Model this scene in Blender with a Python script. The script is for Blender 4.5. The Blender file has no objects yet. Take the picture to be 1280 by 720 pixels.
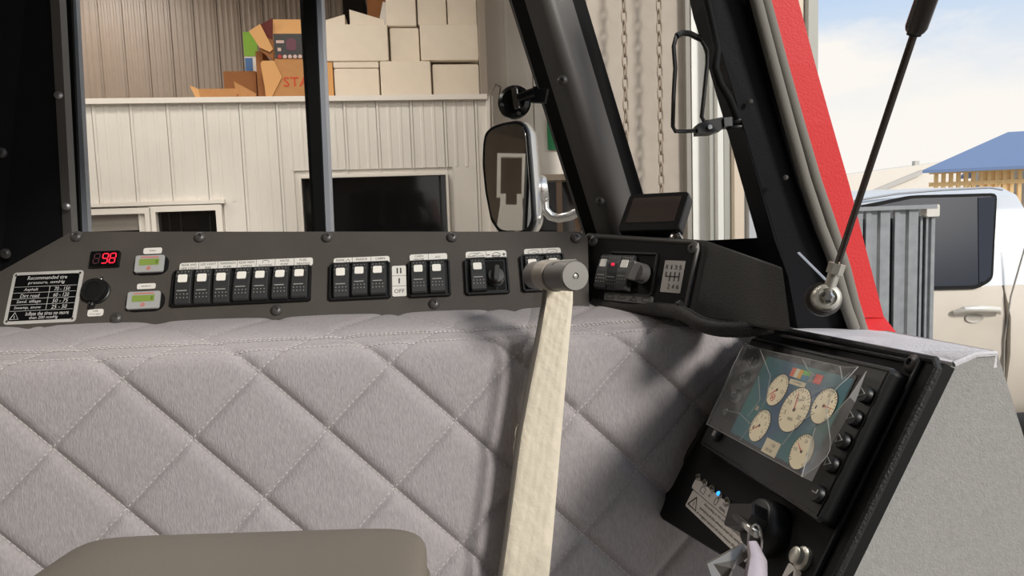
import bpy, bmesh, math, random
from mathutils import Vector as V, Matrix, Quaternion
random.seed(7)
S = bpy.context.scene
COL = S.collection
R_ = math.radians

# ------------------------------------------------------------------ camera
F_PX = 900.0
PITCH, ROLL = R_(5.5), R_(2.0)
CAM = V((0, 0, 1.6))
FW = V((0, math.cos(PITCH), -math.sin(PITCH)))
_r0, _u0 = V((1, 0, 0)), V((0, math.sin(PITCH), math.cos(PITCH)))
RT = _r0 * math.cos(ROLL) - _u0 * math.sin(ROLL)
UP = _r0 * math.sin(ROLL) + _u0 * math.cos(ROLL)
cd = bpy.data.cameras.new('camera'); cam = bpy.data.objects.new('camera', cd); COL.objects.link(cam)
cd.sensor_width = 36; cd.lens = F_PX / 1280 * 36; cd.clip_start = 0.02; cd.clip_end = 500
cam.matrix_world = Matrix(((RT.x, UP.x, -FW.x, CAM.x), (RT.y, UP.y, -FW.y, CAM.y), (RT.z, UP.z, -FW.z, CAM.z), (0, 0, 0, 1)))
S.camera = cam

# ------------------------------------------------------------------ world / lights / exposure
S.view_settings.view_transform = 'Standard'; S.view_settings.look = 'None'
S.view_settings.gamma = 1; S.view_settings.use_curve_mapping = False
S.view_settings.exposure = 0.25
SUN_FROM = V((0.60, -0.70, 0.48)).normalized()
SUN_E = 2.3
SKY_STR = 0.82
w = bpy.data.worlds.new('world'); S.world = w; w.use_nodes = True
nt = w.node_tree; nt.nodes.clear()
def nd(t, **k):
    n = nt.nodes.new(t)
    for a, b in k.items(): setattr(n, a, b)
    return n
tc = nd('ShaderNodeTexCoord'); mp = nd('ShaderNodeMapping'); mp.inputs['Scale'].default_value = (2.2, 2.2, 5.5)
mp.inputs['Location'].default_value = (0.35, 0.1, 0.2)
nz = nd('ShaderNodeTexNoise'); nz.inputs['Scale'].default_value = 1.6; nz.inputs['Detail'].default_value = 7; nz.inputs['Roughness'].default_value = 0.55
cr = nd('ShaderNodeValToRGB'); cr.color_ramp.elements[0].position = 0.40; cr.color_ramp.elements[1].position = 0.56
sx = nd('ShaderNodeSeparateXYZ')
hz = nd('ShaderNodeMapRange'); hz.inputs[1].default_value = 0.10; hz.inputs[2].default_value = 0.34; hz.inputs[3].default_value = 0.0; hz.inputs[4].default_value = 1.0
sub = nd('ShaderNodeMath', operation='MULTIPLY')
inv = nd('ShaderNodeMath', operation='SUBTRACT'); inv.inputs[0].default_value = 1.0
mx = nd('ShaderNodeMix', data_type='RGBA'); mx.inputs[6].default_value = (1.0, 0.965, 0.91, 1); mx.inputs[7].default_value = (0.28, 0.55, 0.92, 1)
bg = nd('ShaderNodeBackground'); bg.inputs[1].default_value = SKY_STR; ow = nd('ShaderNodeOutputWorld')
L = nt.links.new
L(tc.outputs['Generated'], mp.inputs[0]); L(mp.outputs[0], nz.inputs['Vector']); L(nz.outputs['Fac'], cr.inputs[0])
L(tc.outputs['Generated'], sx.inputs[0]); L(sx.outputs['Z'], hz.inputs[0]); L(cr.outputs[0], inv.inputs[1])
L(inv.outputs[0], sub.inputs[0]); L(hz.outputs[0], sub.inputs[1]); L(sub.outputs[0], mx.inputs[0])
L(mx.outputs[2], bg.inputs[0]); L(bg.outputs[0], ow.inputs[0])
sl = bpy.data.lights.new('sun', 'SUN'); sl.energy = SUN_E; sl.angle = R_(10); sl.color = (1, 0.95, 0.88)
so = bpy.data.objects.new('sun', sl); COL.objects.link(so); so.rotation_euler = SUN_FROM.to_track_quat('Z', 'Y').to_euler(); so.location = (4, -5, 6)
LAMP_W = 40.0     # each ceiling lamp of the garage

# ------------------------------------------------------------------ helpers
def s2l(c):
    return tuple(((x / 255) / 12.92 if x / 255 <= 0.04045 else ((x / 255 + 0.055) / 1.055) ** 2.4) for x in c)
MATS = {}
def mat(name, rgb, rough=0.5, metal=0.0, bump=0.0, bscale=200.0, var=0.0, vscale=8.0, spec=0.5, emit=None, estr=0.0, alpha=1.0, stretch=None, coat=0.0, detail=3.0):
    if name in MATS: return MATS[name]
    m = bpy.data.materials.new(name); m.use_nodes = True; t = m.node_tree; b = t.nodes['Principled BSDF']
    c = (*s2l(rgb), 1)
    b.inputs['Base Color'].default_value = c; b.inputs['Roughness'].default_value = rough; b.inputs['Metallic'].default_value = metal
    b.inputs['Specular IOR Level'].default_value = spec; b.inputs['Alpha'].default_value = alpha; b.inputs['Coat Weight'].default_value = coat
    if emit: b.inputs['Emission Color'].default_value = (*s2l(emit), 1); b.inputs['Emission Strength'].default_value = estr
    if bump or var:
        co = t.nodes.new('ShaderNodeTexCoord'); mpn = t.nodes.new('ShaderNodeMapping'); t.links.new(co.outputs['Object'], mpn.inputs[0])
        if stretch: mpn.inputs['Scale'].default_value = stretch
    if bump:
        n = t.nodes.new('ShaderNodeTexNoise'); n.inputs['Scale'].default_value = bscale; n.inputs['Detail'].default_value = detail
        t.links.new(mpn.outputs[0], n.inputs['Vector'])
        bn = t.nodes.new('ShaderNodeBump'); bn.inputs['Strength'].default_value = bump; bn.inputs['Distance'].default_value = 0.001
        t.links.new(n.outputs['Fac'], bn.inputs['Height']); t.links.new(bn.outputs[0], b.inputs['Normal'])
    if var:
        n = t.nodes.new('ShaderNodeTexNoise'); n.inputs['Scale'].default_value = vscale; n.inputs['Detail'].default_value = 5
        t.links.new(mpn.outputs[0], n.inputs['Vector'])
        mr = t.nodes.new('ShaderNodeMapRange'); mr.inputs[1].default_value = 0.3; mr.inputs[2].default_value = 0.7; mr.inputs[3].default_value = 1 - var; mr.inputs[4].default_value = 1 + var
        t.links.new(n.outputs['Fac'], mr.inputs[0])
        mm = t.nodes.new('ShaderNodeVectorMath'); mm.operation = 'SCALE'; mm.inputs[0].default_value = c[:3]
        t.links.new(mr.outputs[0], mm.inputs['Scale']); t.links.new(mm.outputs[0], b.inputs['Base Color'])
    MATS[name] = m; return m
def glass_mat(name, tint=(1, 1, 1), gloss=0.05, rough=0.0):
    if name in MATS: return MATS[name]
    m = bpy.data.materials.new(name); m.use_nodes = True; t = m.node_tree; t.nodes.clear()
    tr = t.nodes.new('ShaderNodeBsdfTransparent'); tr.inputs[0].default_value = (*tint, 1)
    gl = t.nodes.new('ShaderNodeBsdfGlossy'); gl.inputs['Roughness'].default_value = rough
    fr = t.nodes.new('ShaderNodeFresnel'); fr.inputs[0].default_value = 1.25
    ad = t.nodes.new('ShaderNodeMath'); ad.operation = 'ADD'; ad.inputs[1].default_value = gloss; ad.use_clamp = True
    mxs = t.nodes.new('ShaderNodeMixShader'); o = t.nodes.new('ShaderNodeOutputMaterial')
    t.links.new(fr.outputs[0], ad.inputs[0]); t.links.new(ad.outputs[0], mxs.inputs[0])
    t.links.new(tr.outputs[0], mxs.inputs[1]); t.links.new(gl.outputs[0], mxs.inputs[2]); t.links.new(mxs.outputs[0], o.inputs[0])
    MATS[name] = m; return m

def camv(x, y, z): return RT * x - UP * y + FW * z          # a direction given along the lens axes (right, down, forward)
def P(px, py, d): return CAM + camv((px - 640) / F_PX * d, (py - 360) / F_PX * d, d)
class Frame:
    """a local plane: ex to the right, ey up, n towards the viewer"""
    def __init__(s, o, ex, ey):
        s.ex = ex.normalized(); s.n = s.ex.cross(ey).normalized(); s.ey = s.n.cross(s.ex).normalized(); s.o = o
        s.M = Matrix(((s.ex.x, s.ey.x, s.n.x, o.x), (s.ex.y, s.ey.y, s.n.y, o.y), (s.ex.z, s.ey.z, s.n.z, o.z), (0, 0, 0, 1)))
        s.I = s.M.inverted()
    def at(s, px, py, h=0.0):
        d = camv((px - 640) / F_PX, (py - 360) / F_PX, 1)
        k = ((s.o + s.n * h - CAM).dot(s.n)) / d.dot(s.n)
        q = s.I @ (CAM + d * k); return V((q.x, q.y, q.z))
    def loc(s, wpt): return s.I @ wpt

class MB:
    def __init__(s): s.v = []; s.f = []; s.m = []; s.sm = []
    def add(s, vs, fs, M=None, mi=0, sm=False):
        b = len(s.v)
        s.v += [tuple(M @ V(p)) if M else tuple(p) for p in vs]
        for f in fs: s.f.append([i + b for i in f]); s.m.append(mi); s.sm.append(sm)
        return s
    def box(s, c, d, M=None, mi=0):
        x, y, z = d[0] / 2, d[1] / 2, d[2] / 2
        vs = [(c[0] + i * x, c[1] + j * y, c[2] + k * z) for k in (-1, 1) for j in (-1, 1) for i in (-1, 1)]
        return s.add(vs, [(0, 2, 3, 1), (4, 5, 7, 6), (0, 1, 5, 4), (2, 6, 7, 3), (0, 4, 6, 2), (1, 3, 7, 5)], M, mi)
    def prism(s, poly, z0, z1, bev=0.0, M=None, mi=0, cap0=True, top_mi=None):
        n = len(poly); p = [V((a[0], a[1])) for a in poly]
        area = sum(p[i].x * p[(i + 1) % n].y - p[(i + 1) % n].x * p[i].y for i in range(n))
        if area < 0: p.reverse()
        rings = [(p, z0)]
        if bev:
            q = []
            for i in range(n):
                a = (p[i] - p[i - 1]).normalized(); b = (p[(i + 1) % n] - p[i]).normalized()
                na, nb = V((-a.y, a.x)), V((-b.y, b.x)); t = na + nb
                k = max(0.35, t.length_squared / 2); q.append(p[i] + t / (2 * k) * bev * 1.0)
            rings += [(p, z1 - bev), (q, z1)]
        else: rings.append((p, z1))
        vs = [(a.x, a.y, z) for r, z in rings for a in r]; fs = []
        for k in range(len(rings) - 1):
            for i in range(n):
                j = (i + 1) % n; fs.append((k * n + i, k * n + j, (k + 1) * n + j, (k + 1) * n + i))
        s.add(vs, fs, M, mi)
        top = [(a.x, a.y, rings[-1][1]) for a in rings[-1][0]]
        s.add(top, [tuple(range(n))], M, mi if top_mi is None else top_mi)
        if cap0: s.add([(a.x, a.y, z0) for a in reversed(p)], [tuple(range(n))], M, mi)
        return s
    def lathe(s, prof, seg=20, M=None, mi=0, sm=True):
        vs = []; fs = []
        for r, z in prof:
            for i in range(seg):
                a = 2 * math.pi * i / seg; vs.append((r * math.cos(a), r * math.sin(a), z))
        for k in range(len(prof) - 1):
            for i in range(seg):
                j = (i + 1) % seg; fs.append((k * seg + i, k * seg + j, (k + 1) * seg + j, (k + 1) * seg + i))
        s.add(vs, fs, M, mi, sm)
        b = (len(prof) - 1) * seg
        if prof[-1][0] > 1e-6: s.add(vs[b:b + seg], [tuple(range(seg))], M, mi)
        if prof[0][0] > 1e-6: s.add(vs[:seg], [tuple(reversed(range(seg)))], M, mi)
        return s
    def tube(s, path, r, seg=8, closed=False, M=None, mi=0, flat=1.0):
        pts = [V(p) for p in path]; n = len(pts); rr = r if isinstance(r, (list, tuple)) else [r] * n
        vs = []; fs = []; prev = None
        for i in range(n):
            a = pts[(i + 1) % n] if (closed or i < n - 1) else pts[i]; b = pts[i - 1] if (closed or i > 0) else pts[i]
            t = (a - b).normalized()
            if prev is None:
                u = t.orthogonal().normalized()
            else:
                u = prev - t * prev.dot(t)
                u = u.normalized() if u.length > 1e-6 else t.orthogonal().normalized()
            prev = u; v2 = t.cross(u)
            for k in range(seg):
                an = 2 * math.pi * k / seg; vs.append(pts[i] + (u * math.cos(an) + v2 * math.sin(an) * flat) * rr[i])
        m = n if closed else n - 1
        for i in range(m):
            for k in range(seg):
                k2 = (k + 1) % seg; i2 = (i + 1) % n
                fs.append((i * seg + k, i * seg + k2, i2 * seg + k2, i2 * seg + k))
        s.add(vs, fs, M, mi, True)
        if not closed:
            s.add(vs[:seg], [tuple(reversed(range(seg)))], M, mi); s.add(vs[-seg:], [tuple(range(seg))], M, mi)
        return s
    def grid(s, fn, nu, nv, M=None, mi=0, sm=True):
        vs = [fn(i / nu, j / nv) for j in range(nv + 1) for i in range(nu + 1)]
        fs = [(j * (nu + 1) + i, j * (nu + 1) + i + 1, (j + 1) * (nu + 1) + i + 1, (j + 1) * (nu + 1) + i) for j in range(nv) for i in range(nu)]
        return s.add(vs, fs, M, mi, sm)
    def hexa(s, a, b, M=None, mi=0):
        """solid between two matching polygons a and b (front, back)"""
        n = len(a); vs = list(a) + list(b)
        fs = [tuple(range(n)), tuple(reversed(range(n, 2 * n)))] + [(i, n + i, n + (i + 1) % n, (i + 1) % n) for i in range(n)]
        return s.add(vs, fs, M, mi)
    def mesh(s, name, mats):
        me = bpy.data.meshes.new(name); me.from_pydata([tuple(p) for p in s.v], [], s.f)
        for m in (mats if isinstance(mats, (list, tuple)) else [mats]): me.materials.append(m)
        me.polygons.foreach_set('material_index', s.m); me.polygons.foreach_set('use_smooth', s.sm)
        bm = bmesh.new(); bm.from_mesh(me); bmesh.ops.remove_doubles(bm, verts=bm.verts, dist=1e-6)
        bmesh.ops.recalc_face_normals(bm, faces=bm.faces)
        for e in bm.edges:
            if len(e.link_faces) == 2 and e.calc_face_angle(0) > 0.7: e.smooth = False
        bm.to_mesh(me); bm.free(); me.update(); return me
    def build(s, name, mats, parent=None, loc=None, label=None):
        o = bpy.data.objects.new(name, s.mesh(name, mats)); COL.objects.link(o)
        if parent: o.parent = parent
        if loc is not None: o.location = loc
        if label: o['label'] = label
        return o
def inst(me, name, parent, M=None, label=None):
    o = bpy.data.objects.new(name, me); COL.objects.link(o); o.parent = parent
    if M is not None: o.matrix_local = M
    if label: o['label'] = label
    return o
def thing(name, label, cat, frame=None, group=None, loc=None):
    o = bpy.data.objects.new(name, None); COL.objects.link(o); o.empty_display_size = 0.02
    if frame is not None: o.matrix_world = frame.M
    elif loc is not None: o.location = loc
    o['label'] = label; o['category'] = cat
    if group: o['group'] = group
    return o
def struct(name, frame=None, loc=None):
    o = bpy.data.objects.new(name, None); COL.objects.link(o); o['kind'] = 'structure'
    if frame is not None: o.matrix_world = frame.M
    elif loc is not None: o.location = loc
    return o
def tag(o, label, cat, group=None):
    o['label'] = label; o['category'] = cat
    if group: o['group'] = group
    return o
def T(x=0, y=0, z=0): return Matrix.Translation((x, y, z))
def RX(a): return Matrix.Rotation(a, 4, 'X')
def RY(a): return Matrix.Rotation(a, 4, 'Y')
def RZ(a): return Matrix.Rotation(a, 4, 'Z')
def rrect(w_, h_, r, n=4, cx=0, cy=0):
    out = []
    for qx, qy, a0 in ((1, 1, 0), (-1, 1, 90), (-1, -1, 180), (1, -1, 270)):
        for k in range(n + 1):
            a = R_(a0 + 90 * k / n); out.append((cx + qx * (w_ / 2 - r) + r * math.cos(a), cy + qy * (h_ / 2 - r) + r * math.sin(a)))
    return out
def circ(r, n=24, cx=0, cy=0): return [(cx + r * math.cos(2 * math.pi * i / n), cy + r * math.sin(2 * math.pi * i / n)) for i in range(n)]
def textmesh(txt, w_, h_, shear=0.0):
    cu = bpy.data.curves.new('lettering', 'FONT'); cu.body = txt; cu.size = 1; cu.align_x = 'CENTER'; cu.align_y = 'CENTER'; cu.resolution_u = 2; cu.space_line = 1.0; cu.shear = shear
    o = bpy.data.objects.new('tmp_text', cu); COL.objects.link(o)
    dg = bpy.context.evaluated_depsgraph_get(); me = bpy.data.meshes.new_from_object(o.evaluated_get(dg))
    bpy.data.objects.remove(o)
    xs = [v.co.x for v in me.vertices]; ys = [v.co.y for v in me.vertices]
    cx, cy = (min(xs) + max(xs)) / 2, (min(ys) + max(ys)) / 2; kx = w_ / max(1e-6, max(xs) - min(xs)); ky = h_ / max(1e-6, max(ys) - min(ys))
    vs = [((v.co.x - cx) * kx, (v.co.y - cy) * ky, 0) for v in me.vertices]; fs = [tuple(p.vertices) for p in me.polygons]
    bpy.data.meshes.remove(me); return vs, fs
def put_text(mb, txt, x, y, z, w_, h_, mi=0, rot=0.0, shear=0.0):
    vs, fs = textmesh(txt, w_, h_, shear); mb.add(vs, fs, T(x, y, z) @ RZ(rot), mi)

# ------------------------------------------------------------------ materials
m_dash = mat('dash_textured_metal', (76, 71, 66), 0.62, bump=0.5, bscale=700, var=0.10, vscale=14, spec=0.3)
m_black = mat('black_plastic', (15, 15, 16), 0.42)
m_blackg = mat('black_gloss_plastic', (14, 14, 15), 0.22)
m_blackm = mat('black_matte_panel', (12, 12, 13), 0.6, bump=0.1, bscale=700, spec=0.25)
m_navy = mat('dark_pillar_trim', (9, 8, 14), 0.55, bump=0.15, bscale=500, spec=0.2)
m_rubber = mat('black_rubber', (11, 11, 12), 0.7, spec=0.2)
m_rub_grey = mat('door_seal_rubber', (120, 116, 108), 0.75, bump=0.4, bscale=900)
m_rocker = mat('rocker_plastic', (50, 50, 50), 0.45)
m_white = mat('white_label', (226, 222, 214), 0.5)
m_lens = mat('white_indicator_lens', (240, 236, 226), 0.4)
m_dot = mat('pale_grip_dot', (150, 148, 144), 0.5)
m_ink = mat('black_ink', (28, 27, 27), 0.7)
m_inkw = mat('white_ink', (205, 203, 200), 0.6)
m_bolt = mat('black_oxide_bolt', (78, 76, 74), 0.38, metal=0.2)
m_steel = mat('bright_steel', (190, 188, 184), 0.25, metal=1.0)
m_zinc = mat('zinc_plated_steel', (205, 202, 192), 0.35, metal=0.7)
m_alu = mat('brushed_aluminium', (170, 170, 172), 0.35, metal=0.8)
m_fabric = mat('quilted_grey_fabric', (168, 162, 163), 0.95, bump=0.9, bscale=650, var=0.10, vscale=420, stretch=(1, 0.3, 1), spec=0.15)
m_thread = mat('stitch_thread', (208, 203, 200), 0.9, spec=0.2)
m_tape = mat('cream_tape_wrap', (230, 219, 198), 0.7, bump=1.0, bscale=130, var=0.04, vscale=40)
m_taupe = mat('taupe_vinyl', (132, 122, 110), 0.6, bump=0.15, bscale=500)
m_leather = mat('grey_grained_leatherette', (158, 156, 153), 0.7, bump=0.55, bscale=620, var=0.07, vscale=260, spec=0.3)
m_ledge = mat('daylit_leatherette_ledge', (222, 220, 224), 0.6, bump=0.7, bscale=420, spec=0.3)  # light grey, lightened further to carry the daylight on the ledge top
m_red = mat('red_textured_paint', (228, 48, 50), 0.55, bump=0.35, bscale=420)
m_sid = mat('white_siding', (222, 217, 208), 0.45, var=0.03, vscale=3)
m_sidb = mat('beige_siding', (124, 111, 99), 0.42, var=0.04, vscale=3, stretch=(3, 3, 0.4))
m_trim = mat('white_trim', (226, 220, 210), 0.5)
m_concrete = mat('rough_plaster', (178, 168, 156), 0.9, bump=0.8, bscale=45, var=0.05, vscale=12, detail=8)
m_floor = mat('concrete_floor', (128, 124, 118), 0.7, var=0.12, vscale=2)
m_ceil = mat('ceiling_sheet', (205, 198, 188), 0.7)
m_foam = mat('white_foam', (224, 212, 194), 0.85, bump=0.3, bscale=150, var=0.03, vscale=10)
m_card = mat('brown_cardboard', (178, 128, 78), 0.8, var=0.06, vscale=14)
m_card2 = mat('dark_brown_cardboard', (142, 92, 50), 0.8, var=0.06, vscale=14)
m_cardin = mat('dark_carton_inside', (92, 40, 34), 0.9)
m_glass = glass_mat('clear_glass', (0.97, 0.97, 0.97), 0.0)
m_dglass = mat('dark_window_glass', (16, 16, 17), 0.06, spec=0.6)

# ================================================================== GARAGE
YAW = R_(7.7)
GX = V((math.cos(YAW), math.sin(YAW), 0)); GY = V((-math.sin(YAW), math.cos(YAW), 0)); GZ = V((0, 0, 1))
FR = Frame(P(350, 124, 6.3), GX, GZ)                 # front of the inner room, origin on its top edge
RZ_TOP = FR.o.z
FR = Frame(V((FR.o.x, FR.o.y, 0)), GX, GZ)
FB = Frame(FR.o + GY * 2.3, GX, GZ)                  # rear siding above the room
CEIL = 4.6

def siding_panel(mb, x0, x1, z0, z1, ribs=2, rib=0.018, h=0.013):
    """one sheet: raised rib along its left edge, low minor ribs across"""
    w_ = x1 - x0; pr = [(x0 + 0.004, 0.0), (x0 + 0.004, h), (x0 + 0.004 + rib, h), (x0 + 0.012 + rib, 0.004)]
    for k in range(ribs):
        c = x0 + w_ * (k + 1) / (ribs + 1) + rib / 2
        pr += [(c - 0.018, 0.004), (c - 0.010, 0.0075), (c + 0.010, 0.0075), (c + 0.018, 0.004)]
    pr += [(x1 - 0.004, 0.004), (x1 - 0.004, 0.0)]
    n = len(pr); vs = [(a, z0, b) for a, b in pr] + [(a, z1, b) for a, b in pr]
    mb.add(vs, [(i, i + 1, n + i + 1, n + i) for i in range(n - 1)])
    return mb

fl = MB(); fl.box((0, 1.5, -0.05), (24, 22, 0.1)); o = fl.build('floor', m_floor); o['kind'] = 'structure'
# --- inner room front wall with three windows
wr = struct('wall_partition', FR)
xs = [FR.at(px, 140).x for px in (23, 69, 115, 162, 208, 254, 299, 345, 388, 429, 470, 512, 554, 593, 609)]
xs = [xs[0] - 0.31 * k for k in range(6, 0, -1)] + xs
def fx(px, py): return FR.at(px, py)
win = []
for (a, b, c, d) in ((112, 268, 183, 340), (196, 264, 271, 340), (377, 221, 557, 340)):
    q0, q1 = fx(a, b), fx(c, b); win.append((q0.x, q1.x, 0.95, (q0.y + q1.y) / 2))
mb = MB(); xe = xs[-1]
edges = [xs[0]] + [e for a in win for e in (a[0], a[1])] + [xe]
for i in range(len(edges) - 1):
    cx = (edges[i] + edges[i + 1]) / 2; wd = edges[i + 1] - edges[i]
    hit = [a for a in win if abs(cx - (a[0] + a[1]) / 2) < 1e-6]
    if hit:
        a = hit[0]; mb.box((cx, a[2] / 2, -0.06), (wd, a[2], 0.1)); mb.box((cx, (a[3] + RZ_TOP) / 2, -0.06), (wd, RZ_TOP - a[3], 0.1))
    else: mb.box((cx, RZ_TOP / 2, -0.06), (wd, RZ_TOP, 0.1))
mb.build('wall_core', m_sid, wr)
for i in range(len(xs) - 1):
    x0, x1 = xs[i], xs[i + 1]
    cuts = [a for a in win if a[0] - 0.06 < x1 and a[1] + 0.06 > x0]
    if cuts:
        ztop = max(a[3] + 0.07 for a in cuts)
        m2 = siding_panel(MB(), x0, x1, ztop, RZ_TOP, 2 if x1 - x0 > 0.2 else 0); siding_panel(m2, x0, x1, 0, 0.86, 2 if x1 - x0 > 0.2 else 0)
        l0, l1 = x0, x1                                   # a strip beside the window, if one is left
        for a in cuts:
            if a[0] - 0.06 > x0 + 0.03 and a[0] - 0.06 < x1: siding_panel(m2, x0, a[0] - 0.06, 0.86, ztop, 0)
            if a[1] + 0.06 < x1 - 0.03 and a[1] + 0.06 > x0 and not any(b[0] - 0.06 < x1 and b[0] > a[1] for b in win): siding_panel(m2, a[1] + 0.06, x1, 0.86, ztop, 0, 0.004, 0.006)
        m2.build('siding_panel', m_sid, wr)
    else: siding_panel(MB(), x0, x1, 0, RZ_TOP, 2 if x1 - x0 > 0.2 else 0).build('siding_panel', m_sid, wr)
t1 = struct('trim_1', FR); MB().box(((xs[0] + xe) / 2, RZ_TOP - 0.005, 0.018), (xe - xs[0], 0.045, 0.06)).build('cap_rail', m_trim, t1)
t2 = struct('trim_2', FR); MB().box((xe + 0.02, RZ_TOP / 2, 0.0), (0.06, RZ_TOP, 0.07)).build('corner_post', m_trim, t2)
mb = MB(); mb.box(((xs[0] + xe) / 2, RZ_TOP - 0.06, -1.2), (xe - xs[0], 0.08, 2.2)); mb.box((xe - 0.05, RZ_TOP / 2, -1.15), (0.08, RZ_TOP - 0.1, 2.1))
rf = struct('trim_3', FR); mb.build('room_roof_deck', m_trim, rf)
for k, a in enumerate(win):
    wn = struct('window_%d' % (k + 1), FR); f = 0.045 if k < 2 else 0.02
    x0, x1, z0, z1 = a; mb = MB()
    fw_ = 0.05 if k < 2 else 0.02
    mb.box(((x0 + x1) / 2, z1 + fw_ / 2, 0.012), (x1 - x0 + 2 * fw_, fw_, 0.06)); mb.box(((x0 + x1) / 2, z0 - 0.025, 0.012), (x1 - x0 + 0.1, 0.05, 0.08))
    for sx_ in (x0 - fw_ / 2, x1 + fw_ / 2): mb.box((sx_, (z0 + z1) / 2, 0.012), (fw_, z1 - z0, 0.06))
    mb.build('window_frame', m_trim, wn)
    MB().box(((x0 + x1) / 2, (z0 + z1) / 2, -0.03), (x1 - x0, z1 - z0, 0.006)).build('pane', m_dglass, wn)
    if k == 0:
        MB().box(((x0 + x1) / 2, z1 - 0.07, -0.02), (x1 - x0, 0.14, 0.012)).build('roller_blind', mat('grey_blind', (140, 134, 126), 0.8), wn)
    if k == 1:
        for c in (0.18, 0.37, 0.86): MB().box((x0 + (x1 - x0) * c, (z0 + z1) / 2, -0.024), (0.008, z1 - z0, 0.004)).build('glazing_bar', m_black, wn)
    if k == 2:
        for c in (0.0, 0.97): MB().box((x0 + 0.01 + (x1 - x0) * c * 0.98, (z0 + z1) / 2, -0.02), (0.018, z1 - z0, 0.012)).build('sash_bar', m_black, wn)
mb = MB(); q = FR.at(150, 252)
MB().box(((win[0][0] + win[1][1]) / 2, win[1][3] + 0.075, 0.022), (win[1][1] - win[0][0] + 0.16, 0.035, 0.05)).build('head_flashing', m_trim, struct('trim_4', FR))
# --- rear wall siding
wb = struct('wall_back', FB)
x90 = FB.at(89, 10).x; pit = (FB.at(297, 10).x - x90) / 7
nb0, nb1 = -8, 18
MB().box((x90 + pit * (nb0 + nb1) / 2, CEIL / 2, -0.06), (pit * (nb1 - nb0), CEIL, 0.1)).build('wall_core', m_sidb, wb)
for k in range(nb0, nb1): siding_panel(MB(), x90 + pit * k, x90 + pit * (k + 1), RZ_TOP - 0.3, CEIL, 3, 0.016, 0.016).build('siding_panel', m_sidb, wb)
# --- wall behind, right of the room, and the near wall beside the opening
FK = Frame(FR.o + GY * 1.0, GX, GZ)
xk0, xk1 = FK.at(597, 60).x, FK.at(860, 60).x
wk = struct('wall_inner', FK)
MB().box(((xk0 + xk1) / 2, CEIL / 2, -0.06), (xk1 - xk0, CEIL, 0.1)).build('wall_core', m_sidb, wk)
for k in range(4):
    a = xk0 + (xk1 - xk0) * k / 4; siding_panel(MB(), a, xk0 + (xk1 - xk0) * (k + 1) / 4, 0, CEIL, 1, 0.02, 0.012).build('siding_panel', m_sid, wk)
FN = Frame(V((P(800, 150, 3.2).x, P(800, 150, 3.2).y, 0)), GX, GZ)
nx0, nx1 = FN.at(737, 150).x, FN.at(861, 150).x
wn_ = struct('wall_right', FN)
MB().box(((nx0 + nx1) / 2, CEIL / 2, -0.1), (nx1 - nx0, CEIL, 0.2)).build('plaster_panel', m_concrete, wn_)
j0, j1 = FN.at(861, 150).x, FN.at(891, 150).x
dt = struct('trim_5', FN)
MB().box(((j0 + j1) / 2, CEIL / 2, -0.02), (j1 - j0, CEIL, 0.12)).build('door_jamb', mat('white_jamb', (240, 240, 234), 0.5), dt)
MB().box((j0 - 0.015, CEIL / 2, 0.012), (0.02, CEIL, 0.05)).build('jamb_bead', mat('grey_bead', (150, 146, 138), 0.6), dt)
wr_ = struct('wall_return', FN); ra, rb = V((nx0, 0, -0.2)), FN.loc(P(746, 150, 7.15)); rb.y = 0; up_ = V((0, CEIL, 0)); off_ = V((0.04, 0, 0))
MB().hexa([ra, ra + off_, rb + off_, rb], [ra + up_, ra + off_ + up_, rb + off_ + up_, rb + up_]).build('wall_side', m_sidb, wr_)
# left and rear walls, ceiling
wl = MB(); wl.box((-7.5, 1.2, CEIL / 2), (0.15, 17, CEIL)); o = wl.build('wall_left', m_concrete); o['kind'] = 'structure'
wl = MB(); wl.box((-3.4, -4.6, CEIL / 2), (8.4, 0.15, CEIL)); o = wl.build('wall_rear', m_sidb); o['kind'] = 'structure'
wl = MB(); wl.box((-3.3, 2.6, CEIL + 0.05), (8.6, 14.6, 0.1)); o = wl.build('ceiling', m_ceil); o['kind'] = 'structure'
m_lamp = mat('lamp_diffuser', (255, 244, 226), 0.5, emit=(255, 232, 200), estr=6)
mbl = MB(); mbl.box((0, 0, -0.03), (1.2, 0.25, 0.05)); body_me = mbl.mesh('housing', m_trim)
mbl = MB(); mbl.box((0, 0, -0.06), (1.14, 0.2, 0.02)); dif_me = mbl.mesh('diffuser', m_lamp)
for k, (lx, ly) in enumerate(((-4.2, 5.0), (-1.4, 5.0), (-4.2, 1.2), (-0.8, 2.0), (-2.8, 3.4), (-4.4, 7.4))):
    names = ('above the inner room windows at left', 'above the inner room windows at right', 'over the left side of the garage', 'ahead of the vehicle windshield', 'in the middle of the garage', 'above the open cartons')
    t = thing('ceiling_lamp', 'long white garage ceiling lamp ' + names[k], 'lamp', loc=(lx, ly, CEIL), group='garage ceiling lamps')
    inst(body_me, 'housing', t); inst(dif_me, 'diffuser', t)
    al = bpy.data.lights.new('lamp_light', 'AREA'); al.energy = LAMP_W; al.shape = 'RECTANGLE'; al.size = 1.1; al.size_y = 0.2; al.color = (1, 0.96, 0.91)
    ao = bpy.data.objects.new('lamp_light', al); COL.objects.link(ao); ao.parent = t; ao.location = (0, 0, -0.08)

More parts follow.
